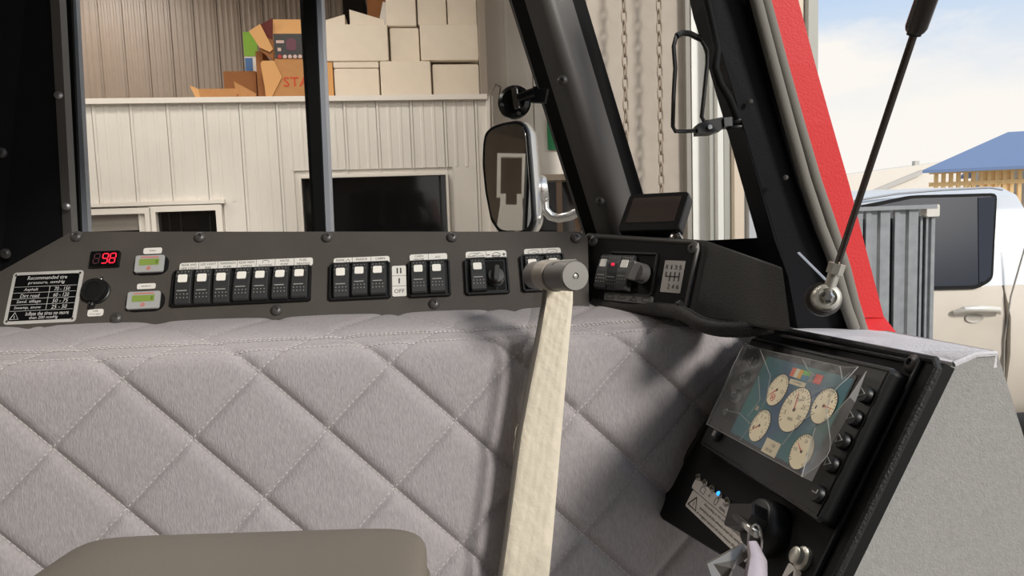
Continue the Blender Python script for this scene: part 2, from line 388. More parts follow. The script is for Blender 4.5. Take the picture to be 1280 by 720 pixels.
# --- boxes on the room roof
def wbox(px0, px1, py0, py1, back, thick):
    """extent of a box whose front face stands «back» metres behind the room front"""
    f = Frame(FR.o - FR.n * back, GX, GZ); cx, cy = (px0 + px1) / 2, (py0 + py1) / 2
    return f, f.at(px0, cy).x, f.at(px1, cy).x, f.at(cx, py1).y, f.at(cx, py0).y, thick
def foam_box(px0, px1, py0, py1, back, thick, z0, label, lid=True, rz=0):
    f, x0, x1, zb, zt, th = wbox(px0, px1, py0, py1, back, thick); zb = z0 if z0 is not None else zb
    fr = Frame(f.o + GX * (x0 + x1) / 2 + GZ * zb, GX, GZ)
    t = thing('foam_box', label, 'box', fr, 'white foam boxes stacked on the inner room'); w_, h_ = x1 - x0 - 0.01, zt - zb
    lh = min(0.06, h_ * 0.2) if lid else 0
    mb = MB(); mb.prism(rrect(w_, h_ - lh, 0.02, 3, 0, (h_ - lh) / 2), -th, 0, 0.015); mb.build('body', m_foam, t)
    if lid: MB().prism(rrect(w_ + 0.004, lh - 0.002, 0.012, 3, 0, h_ - lh / 2), -th, 0.002, 0.012).build('lid', m_foam, t)
    return zt
z1 = foam_box(417, 475, 77, 122, 0.35, 0.55, RZ_TOP, 'white foam box in bottom row of stack, leftmost beside the window divider')
z2 = foam_box(475, 540, 76, 122, 0.32, 0.55, RZ_TOP, 'white foam box in the middle of bottom row of stack', False)
z3 = foam_box(540, 600, 80, 122, 0.36, 0.55, RZ_TOP, 'white foam box in bottom row of stack, rightmost against grey post', False)
za = foam_box(401, 486, 30, 76, 0.35, 0.55, max(z1, z2) + .002, 'wide white foam box under two tilted lids', False)
zb_ = foam_box(487, 525, 34, 76, 0.40, 0.5, z2 + .002, 'small white foam box between two wide ones in middle row', False)
zc = foam_box(525, 599, 30, 78, 0.33, 0.55, max(z2, z3) + .002, 'wide white foam box at right end of middle row', False)
foam_box(481, 520, -42, 33, 0.37, 0.5, zb_, 'tall white foam box at left end of top row', False)
foam_box(520, 558, -42, 30, 0.40, 0.5, zc, 'tall white foam box in the middle of top row', False)
foam_box(558, 596, -42, 31, 0.40, 0.5, zc, 'tall white foam box at right end of top row', False)
def lid_slab(px0, px1, py0, py1, slope, label):
    f, x0, x1, zb, zt, th = wbox(px0, px1, py0, py1, 0.4, 0.4)
    fr = Frame(f.o + GX * (x0 + x1) / 2 + GZ * za, GX, GZ); w_ = (x1 - x0) / 2; h_ = zt - za
    o = MB().hexa([(-w_, 0, 0), (w_, 0, 0), (w_, h_ * (1 if slope > 0 else 0.35), 0), (-w_, h_ * (0.35 if slope > 0 else 1), 0)],
                  [(-w_, 0, -0.35), (w_, 0, -0.35), (w_, h_ * (1 if slope > 0 else 0.35), -0.35), (-w_, h_ * (0.35 if slope > 0 else 1), -0.35)]).build('foam_sheet', m_foam)
    o.matrix_world = fr.M; tag(o, label, 'foam sheet', 'loose foam lids')
lid_slab(401, 431, 18, 30, 1, 'loose foam lid sloping up towards the gap, left one on wide box')
lid_slab(437, 480, 12, 30, -1, 'loose foam lid sloping down to the right beside top row of foam boxes')
mbp = MB(); f, x0, x1, zb, zt, th = wbox(598, 606, -60, 122, 0.2, 0.1)
o = mbp.box(((x0 + x1) / 2, (RZ_TOP + CEIL) / 2, 0), (x1 - x0, CEIL - RZ_TOP, 0.08)).build('steel_post', mat('grey_post', (150, 140, 128), 0.6)); o.matrix_world = f.M; tag(o, 'slim grey post at right end of the foam box stack', 'post')
# dark things behind the lids
f, x0, x1, zb, zt, th = wbox(459, 481, -10, 26, 1.0, 0.4)
t = thing('carton', 'brown carton behind the loose foam lids beside top foam row', 'carton', Frame(f.o + GX * (x0 + x1) / 2 + GZ * RZ_TOP, GX, GZ))
MB().box((0, (zt - RZ_TOP) / 2, -0.2), (x1 - x0, zt - RZ_TOP, 0.4)).build('body', m_card2, t)
f, x0, x1, zb, zt, th = wbox(428, 457, -6, 24, 1.5, 0.4)
t = thing('work_bag', 'dark brown bag on the back stack behind the loose foam lids', 'bag', Frame(f.o + GX * (x0 + x1) / 2 + GZ * RZ_TOP, GX, GZ))
hh = zt - RZ_TOP; ww = (x1 - x0) / 2
MB().prism(rrect(2 * ww, hh, 0.05, 4, 0, hh / 2), -0.3, 0, 0.02).build('bag', mat('dark_brown_bag', (30, 26, 23), 0.9, spec=0.1), t)
MB().tube([(-ww * 0.4, hh - .02, 0.01), (0, hh + 0.06, 0.02), (ww * 0.5, hh - 0.02, 0.01)], 0.02, 6).build('strap', m_rubber, t)
f, x0, x1, zb, zt, th = wbox(468, 480, 3, 30, 0.93, 0.06)
t = thing('printed_carton', 'small white and red printed carton tilted behind foam lid', 'carton', Frame(f.o + GX * (x0 + x1) / 2 + GZ * za, GX, GZ))
MB().box((0, (zt - za) / 2, 0), (x1 - x0, zt - za, 0.04), RZ(R_(-14))).build('body', m_white, t)
MB().box((0.0, (zt - za) * 0.15, 0.022), ((x1 - x0) * 0.9, (zt - za) * 0.2, 0.004), RZ(R_(-14))).build('printed_band', mat('red_print', (176, 52, 48), 0.7), t)
# cardboard
def carton(px0, px1, py0, py1, back, th, m, label, z0=None, flaps=()):
    f, x0, x1, zb, zt, _ = wbox(px0, px1, py0, py1, back, th); zb = RZ_TOP if z0 is None else z0
    t = thing('carton', label, 'carton', Frame(f.o + GX * (x0 + x1) / 2 + GZ * zb, GX, GZ), 'brown cartons on the inner room')
    MB().box((0, (zt - zb) / 2, -th / 2), (x1 - x0, zt - zb, th)).build('body', m, t)
    return t, x1 - x0, zt - zb, zt
t, cw, chh, zst = carton(330, 395, 76, 120, 0.3, 0.5, m_card, 'brown carton with red lettering, lowest under the printed carton')
mb = MB(); put_text(mb, 'STA', 0.055, chh * 0.52, 0.004, 0.23, 0.085); mb.build('lettering', mat('red_stamp', (196, 66, 40), 0.8), t)
mb = MB(); mb.prism([(-cw / 2, chh), (-cw / 2 - 0.02, chh * 0.94), (-cw / 2 + 0.02, 0), (-cw / 2 + 0.16, chh * .62), (-cw / 2 + 0.1, chh)], 0, 0.012); mb.build('flap', mat('light_cardboard', (206, 156, 100), 0.8), t)
MB().box((0, 0.02, 0.004), (cw * 0.98, 0.04, 0.004)).build('packing_tape', m_card2, t)
t, cw2, ch2, z_ = carton(321, 329.5, 64, 122, 0.42, 0.5, m_card2, 'narrow dark brown carton standing left of the lettered carton')
t, cw2, ch2, z_ = carton(280, 320.5, 89, 122, 0.6, 0.12, m_card2, 'low dark brown carton behind the open tray')
t, cw2, ch2, z_ = carton(400, 416.5, 78, 124, 0.36, 0.5, mat('orange_cardboard', (214, 160, 98), 0.8), 'orange brown carton between window divider and foam boxes')
# printed carton with open top flaps
f, x0, x1, zb, zt, _ = wbox(342, 392, 42, 73, 0.32, 0.45)
fr = Frame(f.o + GX * (x0 + x1) / 2 + GZ * zst, GX, GZ); t = thing('open_carton', 'open carton with black printed front and raised flaps', 'carton', fr)
cw, chh = x1 - x0, zt - zst
MB().box((0, chh / 2, -0.22), (cw, chh, 0.44)).build('body', m_card, t)
MB().box((0.0, chh / 2 + 0.012, 0.004), (cw - 0.01, chh - 0.03, 0.006)).build('printed_front', mat('black_print', (40, 37, 36), 0.5), t)
mb = MB()
for k in range(6): mb.prism(circ(0.018, 10, -cw / 2 + 0.05 + k * 0.045, 0.04), 0.007, 0.009, mi=0 if k else 1)
mb.prism(rrect(0.09, 0.11, 0.03, 3, -0.02, chh * 0.6), 0.007, 0.009, mi=2); mb.box((-cw * 0.33, chh * 0.7, 0.008), (0.07, 0.025, 0.002)); mb.box((-cw * 0.36, chh * 0.42, 0.008), (0.03, 0.03, 0.002))
mb.build('product_print', [mat('pale_print', (196, 168, 158), 0.6), mat('red_print', (176, 52, 48), 0.6), mat('purple_print', (96, 52, 66), 0.6)], t)
fh = f.at(360, 22).y - zst
MB().hexa([(-cw / 2 - 0.02, chh, 0), (cw / 2, chh, 0), (cw / 2, fh, -0.06), (-cw / 2 - 0.02, fh, -0.06)], [(-cw / 2 - 0.02, chh, -0.012), (cw / 2, chh, -0.012), (cw / 2, fh, -0.072), (-cw / 2 - 0.02, fh, -0.072)]).build('flap', mat('light_cardboard', (206, 156, 100), 0.8), t)
a = [V((f.at(*p).x - (x0 + x1) / 2, f.at(*p).y - zst, 0.0)) for p in ((312, 40), (326, 31), (342, 62), (338, 66), (325, 60))]
MB().hexa([(*p.xy, 0.03) for p in a], [(*p.xy, 0.018) for p in a]).build('flap', mat('light_cardboard', (206, 156, 100), 0.8), t)
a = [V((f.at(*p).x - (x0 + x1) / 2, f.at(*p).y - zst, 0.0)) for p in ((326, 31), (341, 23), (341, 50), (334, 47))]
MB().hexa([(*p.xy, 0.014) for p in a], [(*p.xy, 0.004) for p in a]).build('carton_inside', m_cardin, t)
a = [V((f.at(*p).x - (x0 + x1) / 2, f.at(*p).y - zst, 0.0)) for p in ((332, 46), (342, 50), (342, 76), (324, 62))]
MB().hexa([(*p.xy, 0.01) for p in a], [(*p.xy, -0.05) for p in a]).build('side', m_card2, t)
# flat tray with ragged flaps
f, x0, x1, zb, zt, _ = wbox(247, 296, 111, 122, 0.15, 0.4)
t = thing('cardboard_tray', 'low open cardboard tray with ragged flaps near roof edge', 'tray', Frame(f.o + GX * (x0 + x1) / 2 + GZ * RZ_TOP, GX, GZ)); ww, hh = (x1 - x0) / 2, zt - RZ_TOP
MB().box((0, hh / 2, 0), (2 * ww, hh, 0.015)).box((0, hh / 2, -0.35), (2 * ww, hh, 0.015)).box((0, 0.008, -0.18), (2 * ww, 0.015, 0.35)).build('body', m_card, t)
MB().hexa([(-ww, 0, 0.01), (-ww + 0.03, 0, 0.01), (-ww + 0.01, hh, 0.01), (-ww - 0.06, hh * 1.25, 0.01)], [(-ww, 0, -0.3), (-ww + 0.03, 0, -0.3), (-ww + 0.01, hh, -0.3), (-ww - 0.06, hh * 1.25, -0.3)]).build('flap', mat('light_cardboard', (206, 156, 100), 0.8), t)
MB().hexa([(ww * 0.9, hh * 1.5, 0.01), (ww + 0.17, hh * 0.6, 0.02), (ww + 0.15, 0, 0.02), (ww, hh * 0.6, 0.01)], [(ww * 0.9, hh * 1.5, -0.01), (ww + 0.17, hh * 0.6, 0), (ww + 0.15, 0, 0), (ww, hh * 0.6, -0.01)]).build('flap', m_card, t)
f, x0, x1, zb, zt, _ = wbox(305, 322, 40, 86, 0.75, 0.15)
t = thing('printed_packet', 'tall green, white and blue packet behind carton flap', 'packet', Frame(f.o + GX * (x0 + x1) / 2 + GZ * RZ_TOP, GX, GZ)); ww, hh = x1 - x0, zt - RZ_TOP
MB().box((0, hh / 2, -0.05), (ww, hh, 0.1)).build('body', m_white, t)
MB().box((0, hh * 0.85, 0.002), (ww, hh * 0.3, 0.006)).build('printed_top', mat('green_print', (122, 168, 44), 0.6), t)
MB().box((-ww * 0.2, hh * 0.6, 0.002), (ww * 0.55, hh * 0.16, 0.006)).build('printed_patch', mat('blue_print', (70, 110, 160), 0.6), t)
# --- exit sign, rack, cable on the inner wall
q0, q1 = FK.at(683, 149), FK.at(722, 187)
t = thing('exit_sign', 'green emergency exit sign with white pictogram on the inner wall', 'sign', Frame(FK.o + GX * (q0.x + q1.x) / 2 + GZ * (q0.y + q1.y) / 2 + FK.n * 0.03, GX, GZ)); ww, hh = q1.x - q0.x, q0.y - q1.y
MB().prism(rrect(ww, hh, 0.01), -0.01, 0.0).build('sign_plate', mat('sign_green', (40, 128, 78), 0.5), t)
mb = MB(); mb.box((ww * 0.1, 0, 0.002), (ww * 0.3, hh * 0.62, 0.002)); mb.box((-ww * 0.12, hh * 0.14, 0.002), (ww * 0.12, hh * 0.12, 0.002)); mb.box((-ww * 0.12, -hh * 0.12, 0.002), (ww * 0.16, hh * 0.08, 0.002), RZ(0.4)); mb.build('pictogram', m_white, t)
FRK = Frame(FK.o + FK.n * 0.5, GX, GZ); q0, q1 = FRK.at(672, 226), FRK.at(790, 226)
t = thing('storage_rack', 'dark storage rack with wooden uprights behind door mirror', 'rack', Frame(FRK.o + GX * q0.x, GX, GZ)); ww = q1.x - q0.x; hh = q0.y
MB().box((ww / 2, hh / 2, -0.42), (ww, hh, 0.02)).build('back_panel', mat('dark_rack_panel', (46, 42, 40), 0.8), t)
MB().box((ww / 2, hh + 0.03, -0.21), (ww, 0.06, 0.44)).build('shelf', mat('pale_board', (186, 172, 152), 0.7), t)
MB().box((ww / 2, 0.95, -0.21), (ww, 0.03, 0.4)).build('shelf', mat('dark_rack_panel', (46, 42, 40), 0.8), t)
for px in (700, 722, 745):
    MB().box((FRK.at(px, 260).x - q0.x, hh / 2, -0.03), (0.05, hh, 0.05)).build('upright', mat('rack_wood', (122, 96, 74), 0.8), t)
o = MB().tube([FR.M @ V((xe + 0.02, RZ_TOP - 0.4, 0.06)), FR.M @ V((xe + 0.03, RZ_TOP + 0.02, 0.06)), FR.M @ V((xe + 0.08, RZ_TOP + 0.1, 0.05)), FR.M @ V((xe + 0.17, RZ_TOP + 0.14, -0.3)), FR.M @ V((xe + 0.22, RZ_TOP + 0.09, -0.9))], 0.008, 6).build('power_cable', mat('grey_cable', (110, 102, 94), 0.6)); tag(o, 'thin grey cable looping off the corner of inner room', 'cable')
# --- chains of the door hoist
lk = MB(); a_, b_ = 0.0125, 0.021
pts = [(a_ * math.cos(2 * math.pi * i / 14), 0, b_ * math.sin(2 * math.pi * i / 14) + (0.008 if math.sin(2 * math.pi * i / 14) > 0 else -0.008)) for i in range(14)]
lk.tube(pts, 0.0042, 6, True); m_chain = mat('dull_chain_steel', (150, 136, 120), 0.6, metal=0.1); link_me = lk.mesh('link', m_chain)
FC = Frame(FN.o + FN.n * 0.10, GX, GZ)
for px, yb, lab in ((779, 172, 'left of two hoist chains hanging before the plaster wall'), (823, 238, 'right hoist chain hanging lower beside the white jamb')):
    q0, q1 = FC.at(px, 0), FC.at(px + 4, yb); top = q0.y + 0.35; n = int((top - q1.y) / 0.046)
    t = thing('hoist_chain', lab, 'chain', loc=FC.M @ V((q1.x, q1.y, 0)), group='hoist chains')
    for k in range(n): inst(link_me, 'link', t, T(0, 0, 0.046 * k) @ RZ(YAW + (R_(20) if k % 2 else R_(95))))

# ================================================================== OUTSIDE
# open gate leaf of pale vertical sheets beside the jamb
FG = Frame(V((P(886, 150, 3.15).x, P(886, 150, 3.15).y, 0)), GX, GZ)
t = thing('gate_leaf', 'tall pale metal gate leaf of vertical sheets beside the white jamb', 'gate', FG)
cols = {'w': mat('gate_white', (226, 226, 220), 0.45), 'g': mat('gate_grey', (168, 168, 160), 0.5), 'b': mat('gate_beige', (214, 198, 178), 0.5), 'c': mat('gate_cool_grey', (186, 190, 194), 0.45)}
for a, b, c, h in ((887, 893, 'g', 0.0), (893, 903, 'w', 0.02), (903, 913, 'g', 0.005), (913, 928, 'b', 0.025), (928, 932, 'g', 0.0), (932, 944, 'c', 0.02), (944, 966, 'c', 0.01), (966, 985, 'w', 0.02), (985, 1004, 'b', 0.01), (1004, 1019, 'g', 0.03)):
    x0, x1 = FG.at(a, 150).x, FG.at(b, 150).x
    MB().prism([(x0, -0.02), (x1, -0.02), (x1, 0.0), (x1 - 0.006, h), (x0 + 0.006, h), (x0, 0)], 0.02, CEIL, 0, Matrix(((1, 0, 0, 0), (0, 0, 1, 0), (0, 1, 0, 0), (0, 0, 0, 1)))).build('sheet', cols[c], t)
MB().box((FG.at(950, 150).x, 1.0, -0.04), (0.44, 0.06, 0.04)).build('rail', cols['g'], t)
# galvanised sheet fence
GX2 = V((math.cos(R_(-4)), math.sin(R_(-4)), 0))
FF = Frame(V((P(1120, 300, 2.5).x, P(1120, 300, 2.5).y, 0)), GX2, GZ)
t = thing('sheet_metal_fence', 'low grey corrugated sheet fence with white capped end post', 'fence', FF); zt = FF.at(1120, 262).y
m_galv = mat('galvanised_sheet', (150, 154, 158), 0.5, metal=0.25, var=0.12, vscale=25, stretch=(1, 1, 0.5)); m_gdk = mat('fence_groove', (64, 66, 70), 0.6)
FM = Matrix(((1, 0, 0, 0), (0, 0, 1, 0), (0, 1, 0, 0), (0, 0, 0, 1)))
for a, b in ((1018, 1040), (1040, 1078), (1082, 1112), (1118, 1147), (1157, 1168)):
    x0, x1 = FF.at(a, 330).x, FF.at(b, 330).x; w_ = x1 - x0; c = x0 + w_ * 0.35
    MB().prism([(x0, -0.02), (x1, -0.02), (x1, 0.0), (x0 + w_ * .6, 0.0), (x0 + w_ * .5, -0.008), (x0 + w_ * .3, -0.008), (x0 + w_ * .2, 0), (x0, 0)], 0.05, zt, 0, FM).build('sheet', m_galv, t)
x0, x1 = FF.at(1018, 330).x, FF.at(1168, 330).x
MB().box(((x0 + x1) / 2, zt / 2, -0.04), (x1 - x0 - 0.01, zt - 0.06, 0.02)).build('backing_frame', m_gdk, t)
MB().box((FF.at(1152, 330).x, zt / 2, -0.015), (0.008, zt - 0.05, 0.02)).build('post_rib', m_galv, t)
MB().box(((x0 + x1) / 2, zt + 0.006, -0.01), (x1 - x0, 0.014, 0.045)).build('top_rail', m_galv, t)
q0, q1 = FF.at(1156, 256), FF.at(1173, 271)
MB().prism(rrect(q1.x - q0.x, q0.y - q1.y, 0.006, 3, (q0.x + q1.x) / 2, (q0.y + q1.y) / 2), -0.03, 0.012, 0.004).build('post_cap', m_white, t)

# ------------------------------------------------------------------ pickup truck
CXd = V((math.cos(R_(3)), math.sin(R_(3)), 0))
q = P(1200, 390, 3.9); FP = Frame(V((q.x, q.y, 0)), CXd, GZ)
car = thing('pickup_truck', 'dusty silver pickup truck with dark tinted side window, parked outside', 'car', FP)
m_car = mat('silver_paint', (206, 210, 216), 0.3, metal=0.0, coat=0.5, var=0.02, vscale=3)
m_dirt = mat('dusty_silver_paint', (204, 194, 180), 0.55, var=0.06, vscale=4, coat=0.1)
m_tint = mat('tinted_glass', (46, 50, 60), 0.2, spec=0.02)
def cp(px, py): return FP.at(px, py)
zr = cp(1200, 234).y; zb = cp(1180, 360).y
# lower body, cabin, roof, as skins of rounded section (x along the side, z height, y depth)
def section_body(mb, x0, x1, sec, nx=2, mi=0):
    n = len(sec); vs = []
    for k in range(nx + 1):
        x = x0 + (x1 - x0) * k / nx
        for (z, y) in sec: vs.append((x, z, y))
    fs = [(k * n + i, k * n + i + 1, (k + 1) * n + i + 1, (k + 1) * n + i) for k in range(nx) for i in range(n - 1)]
    mb.add(vs, fs, None, mi, True)
    mb.add([(x0, z, y) for z, y in sec], [tuple(range(n))], None, mi); mb.add([(x1, z, y) for z, y in sec], [tuple(reversed(range(n)))], None, mi)
xC = cp(1262, 300).x
low = [(0.42, -0.06), (0.5, -0.01), (0.78, 0.025), (0.98, 0.02), (zb - 0.03, 0.0), (zb, -0.01), (zb, -1.7), (0.98, -1.76), (0.5, -1.74), (0.42, -1.7)]
mb = MB(); section_body(mb, -1.9, 0.24, low); mb.build('door_panel', m_dirt, car)
mb = MB(); section_body(mb, 0.25, 2.2, [(z, y + (0.03 if -1 < y and 0.45 < z < 1.0 else 0.0)) for z, y in low]); mb.build('bed_side', m_dirt, car)
top = [(zb, -0.01), (zb + 0.08, -0.03), (zr - 0.14, -0.12), (zr - 0.05, -0.17), (zr, -0.28), (zr + 0.02, -0.85), (zr, -1.42), (zr - 0.06, -1.55), (zb, -1.7)]
def cabin(x0a, x1a, x0b, x1b):
    mb = MB(); n = len(top); vs = []
    for s_ in (0, 1):
        for z, y in top:
            k = (z - zb) / (zr - zb); vs.append(((x0a if s_ == 0 else x1a) * (1 - k) + (x0b if s_ == 0 else x1b) * k, z, y))
    mb.add(vs, [(i, i + 1, n + i + 1, n + i) for i in range(n - 1)], None, 0, True); mb.add(vs[:n], [tuple(range(n))]); mb.add(vs[n:], [tuple(reversed(range(n)))])
    return mb
cabin(-1.9, 0.52, -1.3, 0.42).build('cabin', m_car, car)
hood = [(0.42, -0.06), (0.9, 0.02), (1.05, -0.03), (1.12, -0.2), (1.14, -0.85), (1.12, -1.5), (0.9, -1.74), (0.42, -1.7)]
mb = MB(); section_body(mb, -3.1, -1.905, hood); mb.build('hood', m_car, car)
# side window glass + frame, following the side of the cabin
def onside(p):
    k = p.y; y = -0.03 + (-0.12 + 0.03) * (k - zb - 0.08) / (zr - 0.14 - zb - 0.08); return y
def side_slab(pxs, off, th):
    a = [cp(*p) for p in pxs]; return [(p.x, p.y, onside(p) + off) for p in a], [(p.x, p.y, onside(p) + off - th) for p in a]
def rounded(pxs, r):
    out = []; n = len(pxs)
    for i in range(n):
        p, a, b = V(pxs[i]), V(pxs[i - 1]), V(pxs[(i + 1) % n]); u, v_ = (a - p).normalized(), (b - p).normalized()
        for k in range(4):
            t_ = k / 3; out.append(tuple((p + u * r * (1 - t_) ** 2 + v_ * r * t_ ** 2)))
    return out
win_px = rounded([(1058, 268), (1160, 247), (1266, 244), (1238, 345), (1218, 357), (1040, 360)], 7)
a, b = side_slab(rounded([(1052, 264), (1160, 243), (1270, 240), (1242, 350), (1221, 361), (1032, 365)], 8), 0.012, 0.02); MB().hexa(a, b).build('window_seal', m_rubber, car)
a, b = side_slab(win_px, 0.016, 0.02); MB().hexa(a, b).build('side_window', m_tint, car)
a, b = side_slab([(1243, 246), (1248, 246), (1228, 352), (1223, 353)], 0.02, 0.02); MB().hexa(a, b).build('window_divider', mat('soft_black_trim', (52, 56, 66), 0.6, spec=0.05), car)
a, b = side_slab([(1248, 246), (1265, 245), (1239, 345), (1228, 353)], 0.019, 0.02); MB().hexa(a, b).build('quarter_panel', mat('soft_black_trim', (52, 56, 66), 0.6, spec=0.05), car)
# roof drip line, door seam, handle
drip = [cp(*p) for p in ((1085, 250), (1140, 241), (1200, 236), (1260, 233), (1276, 236))]
MB().tube([(p.x, p.y, -0.135) for p in drip], 0.006, 6).build('roof_gutter', mat('gutter_grey_trim', (150, 154, 162), 0.5), car)  # gutter drawn in one even cool grey
sm_ = [cp(*p) for p in ((1283, 250), (1278, 300), (1258, 370), (1250, 425), (1248, 520))]
MB().tube([(p.x, p.y, 0.032) for p in sm_], 0.0045, 6).build('door_seam', mat('seam_grey', (160, 155, 148), 0.8), car)
hq = [cp(*p) for p in ((1188, 390), (1196, 385), (1216, 384), (1238, 385), (1244, 390))]
MB().tube([(p.x, p.y, 0.03 + (0.03 if 0 < i < 4 else 0)) for i, p in enumerate(hq)], [0.012, 0.017, 0.019, 0.017, 0.012], 10).build('door_handle', mat('chrome_white', (226, 222, 214), 0.2, metal=0.2), car)
hc = cp(1214, 397); MB().lathe([(0.055, 0.0), (0.05, 0.006), (0.02, -0.002), (0.001, -0.004)], 18, T(hc.x, hc.y, 0.022) @ Matrix.Scale(0.5, 4, (0, 1, 0))).build('handle_recess', mat('recess_silver', (176, 170, 160), 0.5), car)
for wx in (-2.4, 1.15):
    for wy in (-0.12, -1.62):
        wm = T(wx, 0.38, wy)
        o = MB().lathe([(0.2, 0.11), (0.34, 0.11), (0.38, 0.07), (0.38, -0.07), (0.34, -0.11), (0.2, -0.11)], 24, wm).build('wheel', m_rubber, car)
        MB().lathe([(0.001, 0.06), (0.06, 0.07), (0.2, 0.1), (0.21, 0.11)], 16, wm).build('wheel_rim', m_alu, o)
arch = [(1.15 + 0.47 * math.cos(R_(a)), 0.4 + 0.47 * math.sin(R_(a)), 0.045) for a in range(0, 181, 15)]
MB().tube(arch, 0.03, 8).build('wheel_arch', m_dirt, car)

# ------------------------------------------------------------------ far buildings
FBd = Frame(V((P(1150, 220, 36).x, P(1150, 220, 36).y, 0)), V((math.cos(R_(-14)), math.sin(R_(-14)), 0)), GZ)
bd = thing('timber_frame_building', 'unfinished timber frame building under blue grey sloping roof', 'building', FBd)
m_wood = mat('new_timber', (232, 194, 138), 0.8, var=0.05, vscale=3); m_roof = mat('blue_grey_roof', (104, 126, 164), 0.5)
e0 = FBd.at(1162, 212); zE = e0.y
stud = MB().box((0, 0, 0), (0.16, 1, 0.16)).mesh('stud', m_wood)
xl, xr = e0.x, FBd.at(1500, 200).x; n = 34
for k in range(n):
    x = xl + 0.3 + (xr - xl - 0.3) * k / (n - 1)
    inst(stud, 'stud', bd, T(x, zE / 2, 0) @ Matrix.Diagonal((1, zE, 1, 1)))
for z in (0.1, zE - 0.75, zE - 0.1): MB().box(((xl + xr) / 2, z, 0), (xr - xl, 0.2 if z < zE - 0.2 else 0.26, 0.2)).build('beam', m_wood, bd)
for xa in (xl + 0.9, xl + 2.2, xl + 4.8): MB().tube([(xa, 0.3, 0.05), (xa + 0.9, zE - 0.8, 0.05)], 0.08, 6).build('brace', m_wood, bd)
MB().box((xl + 3.0, zE / 2, -0.05), (1.2, zE, 0.1)).box((xl + 5.6, zE / 2, -0.05), (1.0, zE, 0.1)).build('sheathing', m_wood, bd)
MB().box(((xl + xr) / 2 + 2.5, zE / 2, -6), (xr - xl - 3, zE, 0.2)).build('rear_wall', m_white, bd)
FBr = Frame(FBd.o - FBd.n * 5, FBd.ex, GZ); r0 = FBr.at(1260, 165); e1 = FBd.at(1146, 213)
mb = MB(); up3 = [(e1.x, zE - 0.05, 0.9), (xr + 1, zE - 0.05, 0.9), (xr + 1, r0.y, -5), (r0.x, r0.y, -5)]; mb.hexa(up3, [(x, y - .15, z) for x, y, z in up3]); FB3 = Frame(FBd.o - FBd.n * 10.9, FBd.ex, GZ); xb3 = FB3.at(1200, 200).x
up4 = [(r0.x, r0.y, -5), (xr + 1, r0.y, -5), (xr + 1, zE - .05, -10.9), (xb3, zE - .05, -10.9)]; mb.hexa(up4, [(x, y - .15, z) for x, y, z in up4])
mb.build('roof', m_roof, bd)
FS = Frame(V((P(1110, 220, 60).x, P(1110, 220, 60).y, 0)), V((math.cos(R_(4)), math.sin(R_(4)), 0)), GZ)
sh = thing('white_shed', 'long pale shed with low gable far behind the truck', 'building', FS)
a = [FS.at(*p) for p in ((1040, 222), (1075, 210), (1180, 199), (1225, 196))]
MB().hexa([(a[0].x - 6, 0, 0), (a[3].x, 0, 0), (a[3].x, a[3].y, 0), (a[0].x - 6, a[0].y - 0.5, 0)], [(a[0].x - 6, 0, -12), (a[3].x, 0, -12), (a[3].x, a[3].y, -12), (a[0].x - 6, a[0].y - 0.5, -12)]).build('wall', mat('pale_shed_wall', (222, 214, 202), 0.7), sh)
b = [FS.at(*p) for p in ((1090, 241), (1150, 214))]
MB().hexa([(b[0].x - 5, b[0].y - 2, 0.3), (b[1].x, b[1].y - 0.3, 0.3), (b[1].x, b[1].y + 0.1, 0.3), (b[0].x - 5, b[0].y - 1.6, 0.3)], [(b[0].x - 5, b[0].y - 2, 0), (b[1].x, b[1].y - 0.3, 0), (b[1].x, b[1].y + 0.1, 0), (b[0].x - 5, b[0].y - 1.6, 0)]).build('lean_to_edge', mat('shed_trim', (186, 182, 176), 0.7), sh)
MB().box((FS.at(1154, 204).x, FS.at(1154, 203).y, -1), (0.4, 0.4, 0.4)).build('roof_vent', mat('shed_trim', (186, 182, 176), 0.7), sh)
gr = MB(); gr.box((40, 30, -0.16), (160, 160, 0.1)); o = gr.build('ground', mat('pale_gravel', (186, 178, 166), 0.9, var=0.1, vscale=4)); o['kind'] = 'structure'

# ================================================================== CAB
def slab(mb, pts, back, M=None, mi=0):
    """solid from a front polygon [(px,py,d)] carried «back» metres away from the viewer"""
    a = [P(*p) for p in pts]; off = FW * back
    return mb.hexa(a, [p + off for p in a], M, mi)
def local(mb, fr):
    mb.v = [tuple(fr.I @ V(p)) for p in mb.v]; return mb

# ------------------------------------------------------------------ dashboard
DEX = camv(0.9945, -0.045, 0.095)
tl = R_(22)
FD = Frame(P(400, 340, 0.92), DEX, camv(-0.0439, -0.999, 0) * math.cos(tl) + FW * math.sin(tl))
def dp(px, py, h=0.0): return FD.at(px, py, h)
PXD = 0.92 / 900
dash = thing('dashboard', 'long dark grey dashboard panel carrying rows of rocker switches above quilted cover', 'dashboard', FD)
out = [dp(*p) for p in ((-300, 500), (-300, 470), (2, 338), (86, 291), (96, 289), (722, 289), (730, 291), (735, 298), (737, 400), (400, 412), (-90, 440), (-200, 500))]
MB().prism([(p.x, p.y) for p in out], -0.004, 0.0, 0.0012).build('face_plate', m_dash, dash)
a, b = dp(92, 291), dp(733, 291)
A_, B2_ = FD.M @ V((a.x, a.y - .001, -.004)), FD.M @ V((b.x, b.y - .001, -.004)); bk = GY * .10 - GZ * .012; dn_ = -GZ * .004
MB().hexa([FD.I @ p for p in (A_, B2_, B2_ + bk, A_ + bk)], [FD.I @ (p + dn_) for p in (A_, B2_, B2_ + bk, A_ + bk)]).build('top_flange', m_dash, dash)
bolt_me = MB().lathe([(0.0072, 0), (0.0072, 0.0015), (0.0062, 0.0032), (0.004, 0.0046), (0.0026, 0.0049), (0.0022, 0.003), (0.001, 0.003)], 16).mesh('bolt', m_bolt)
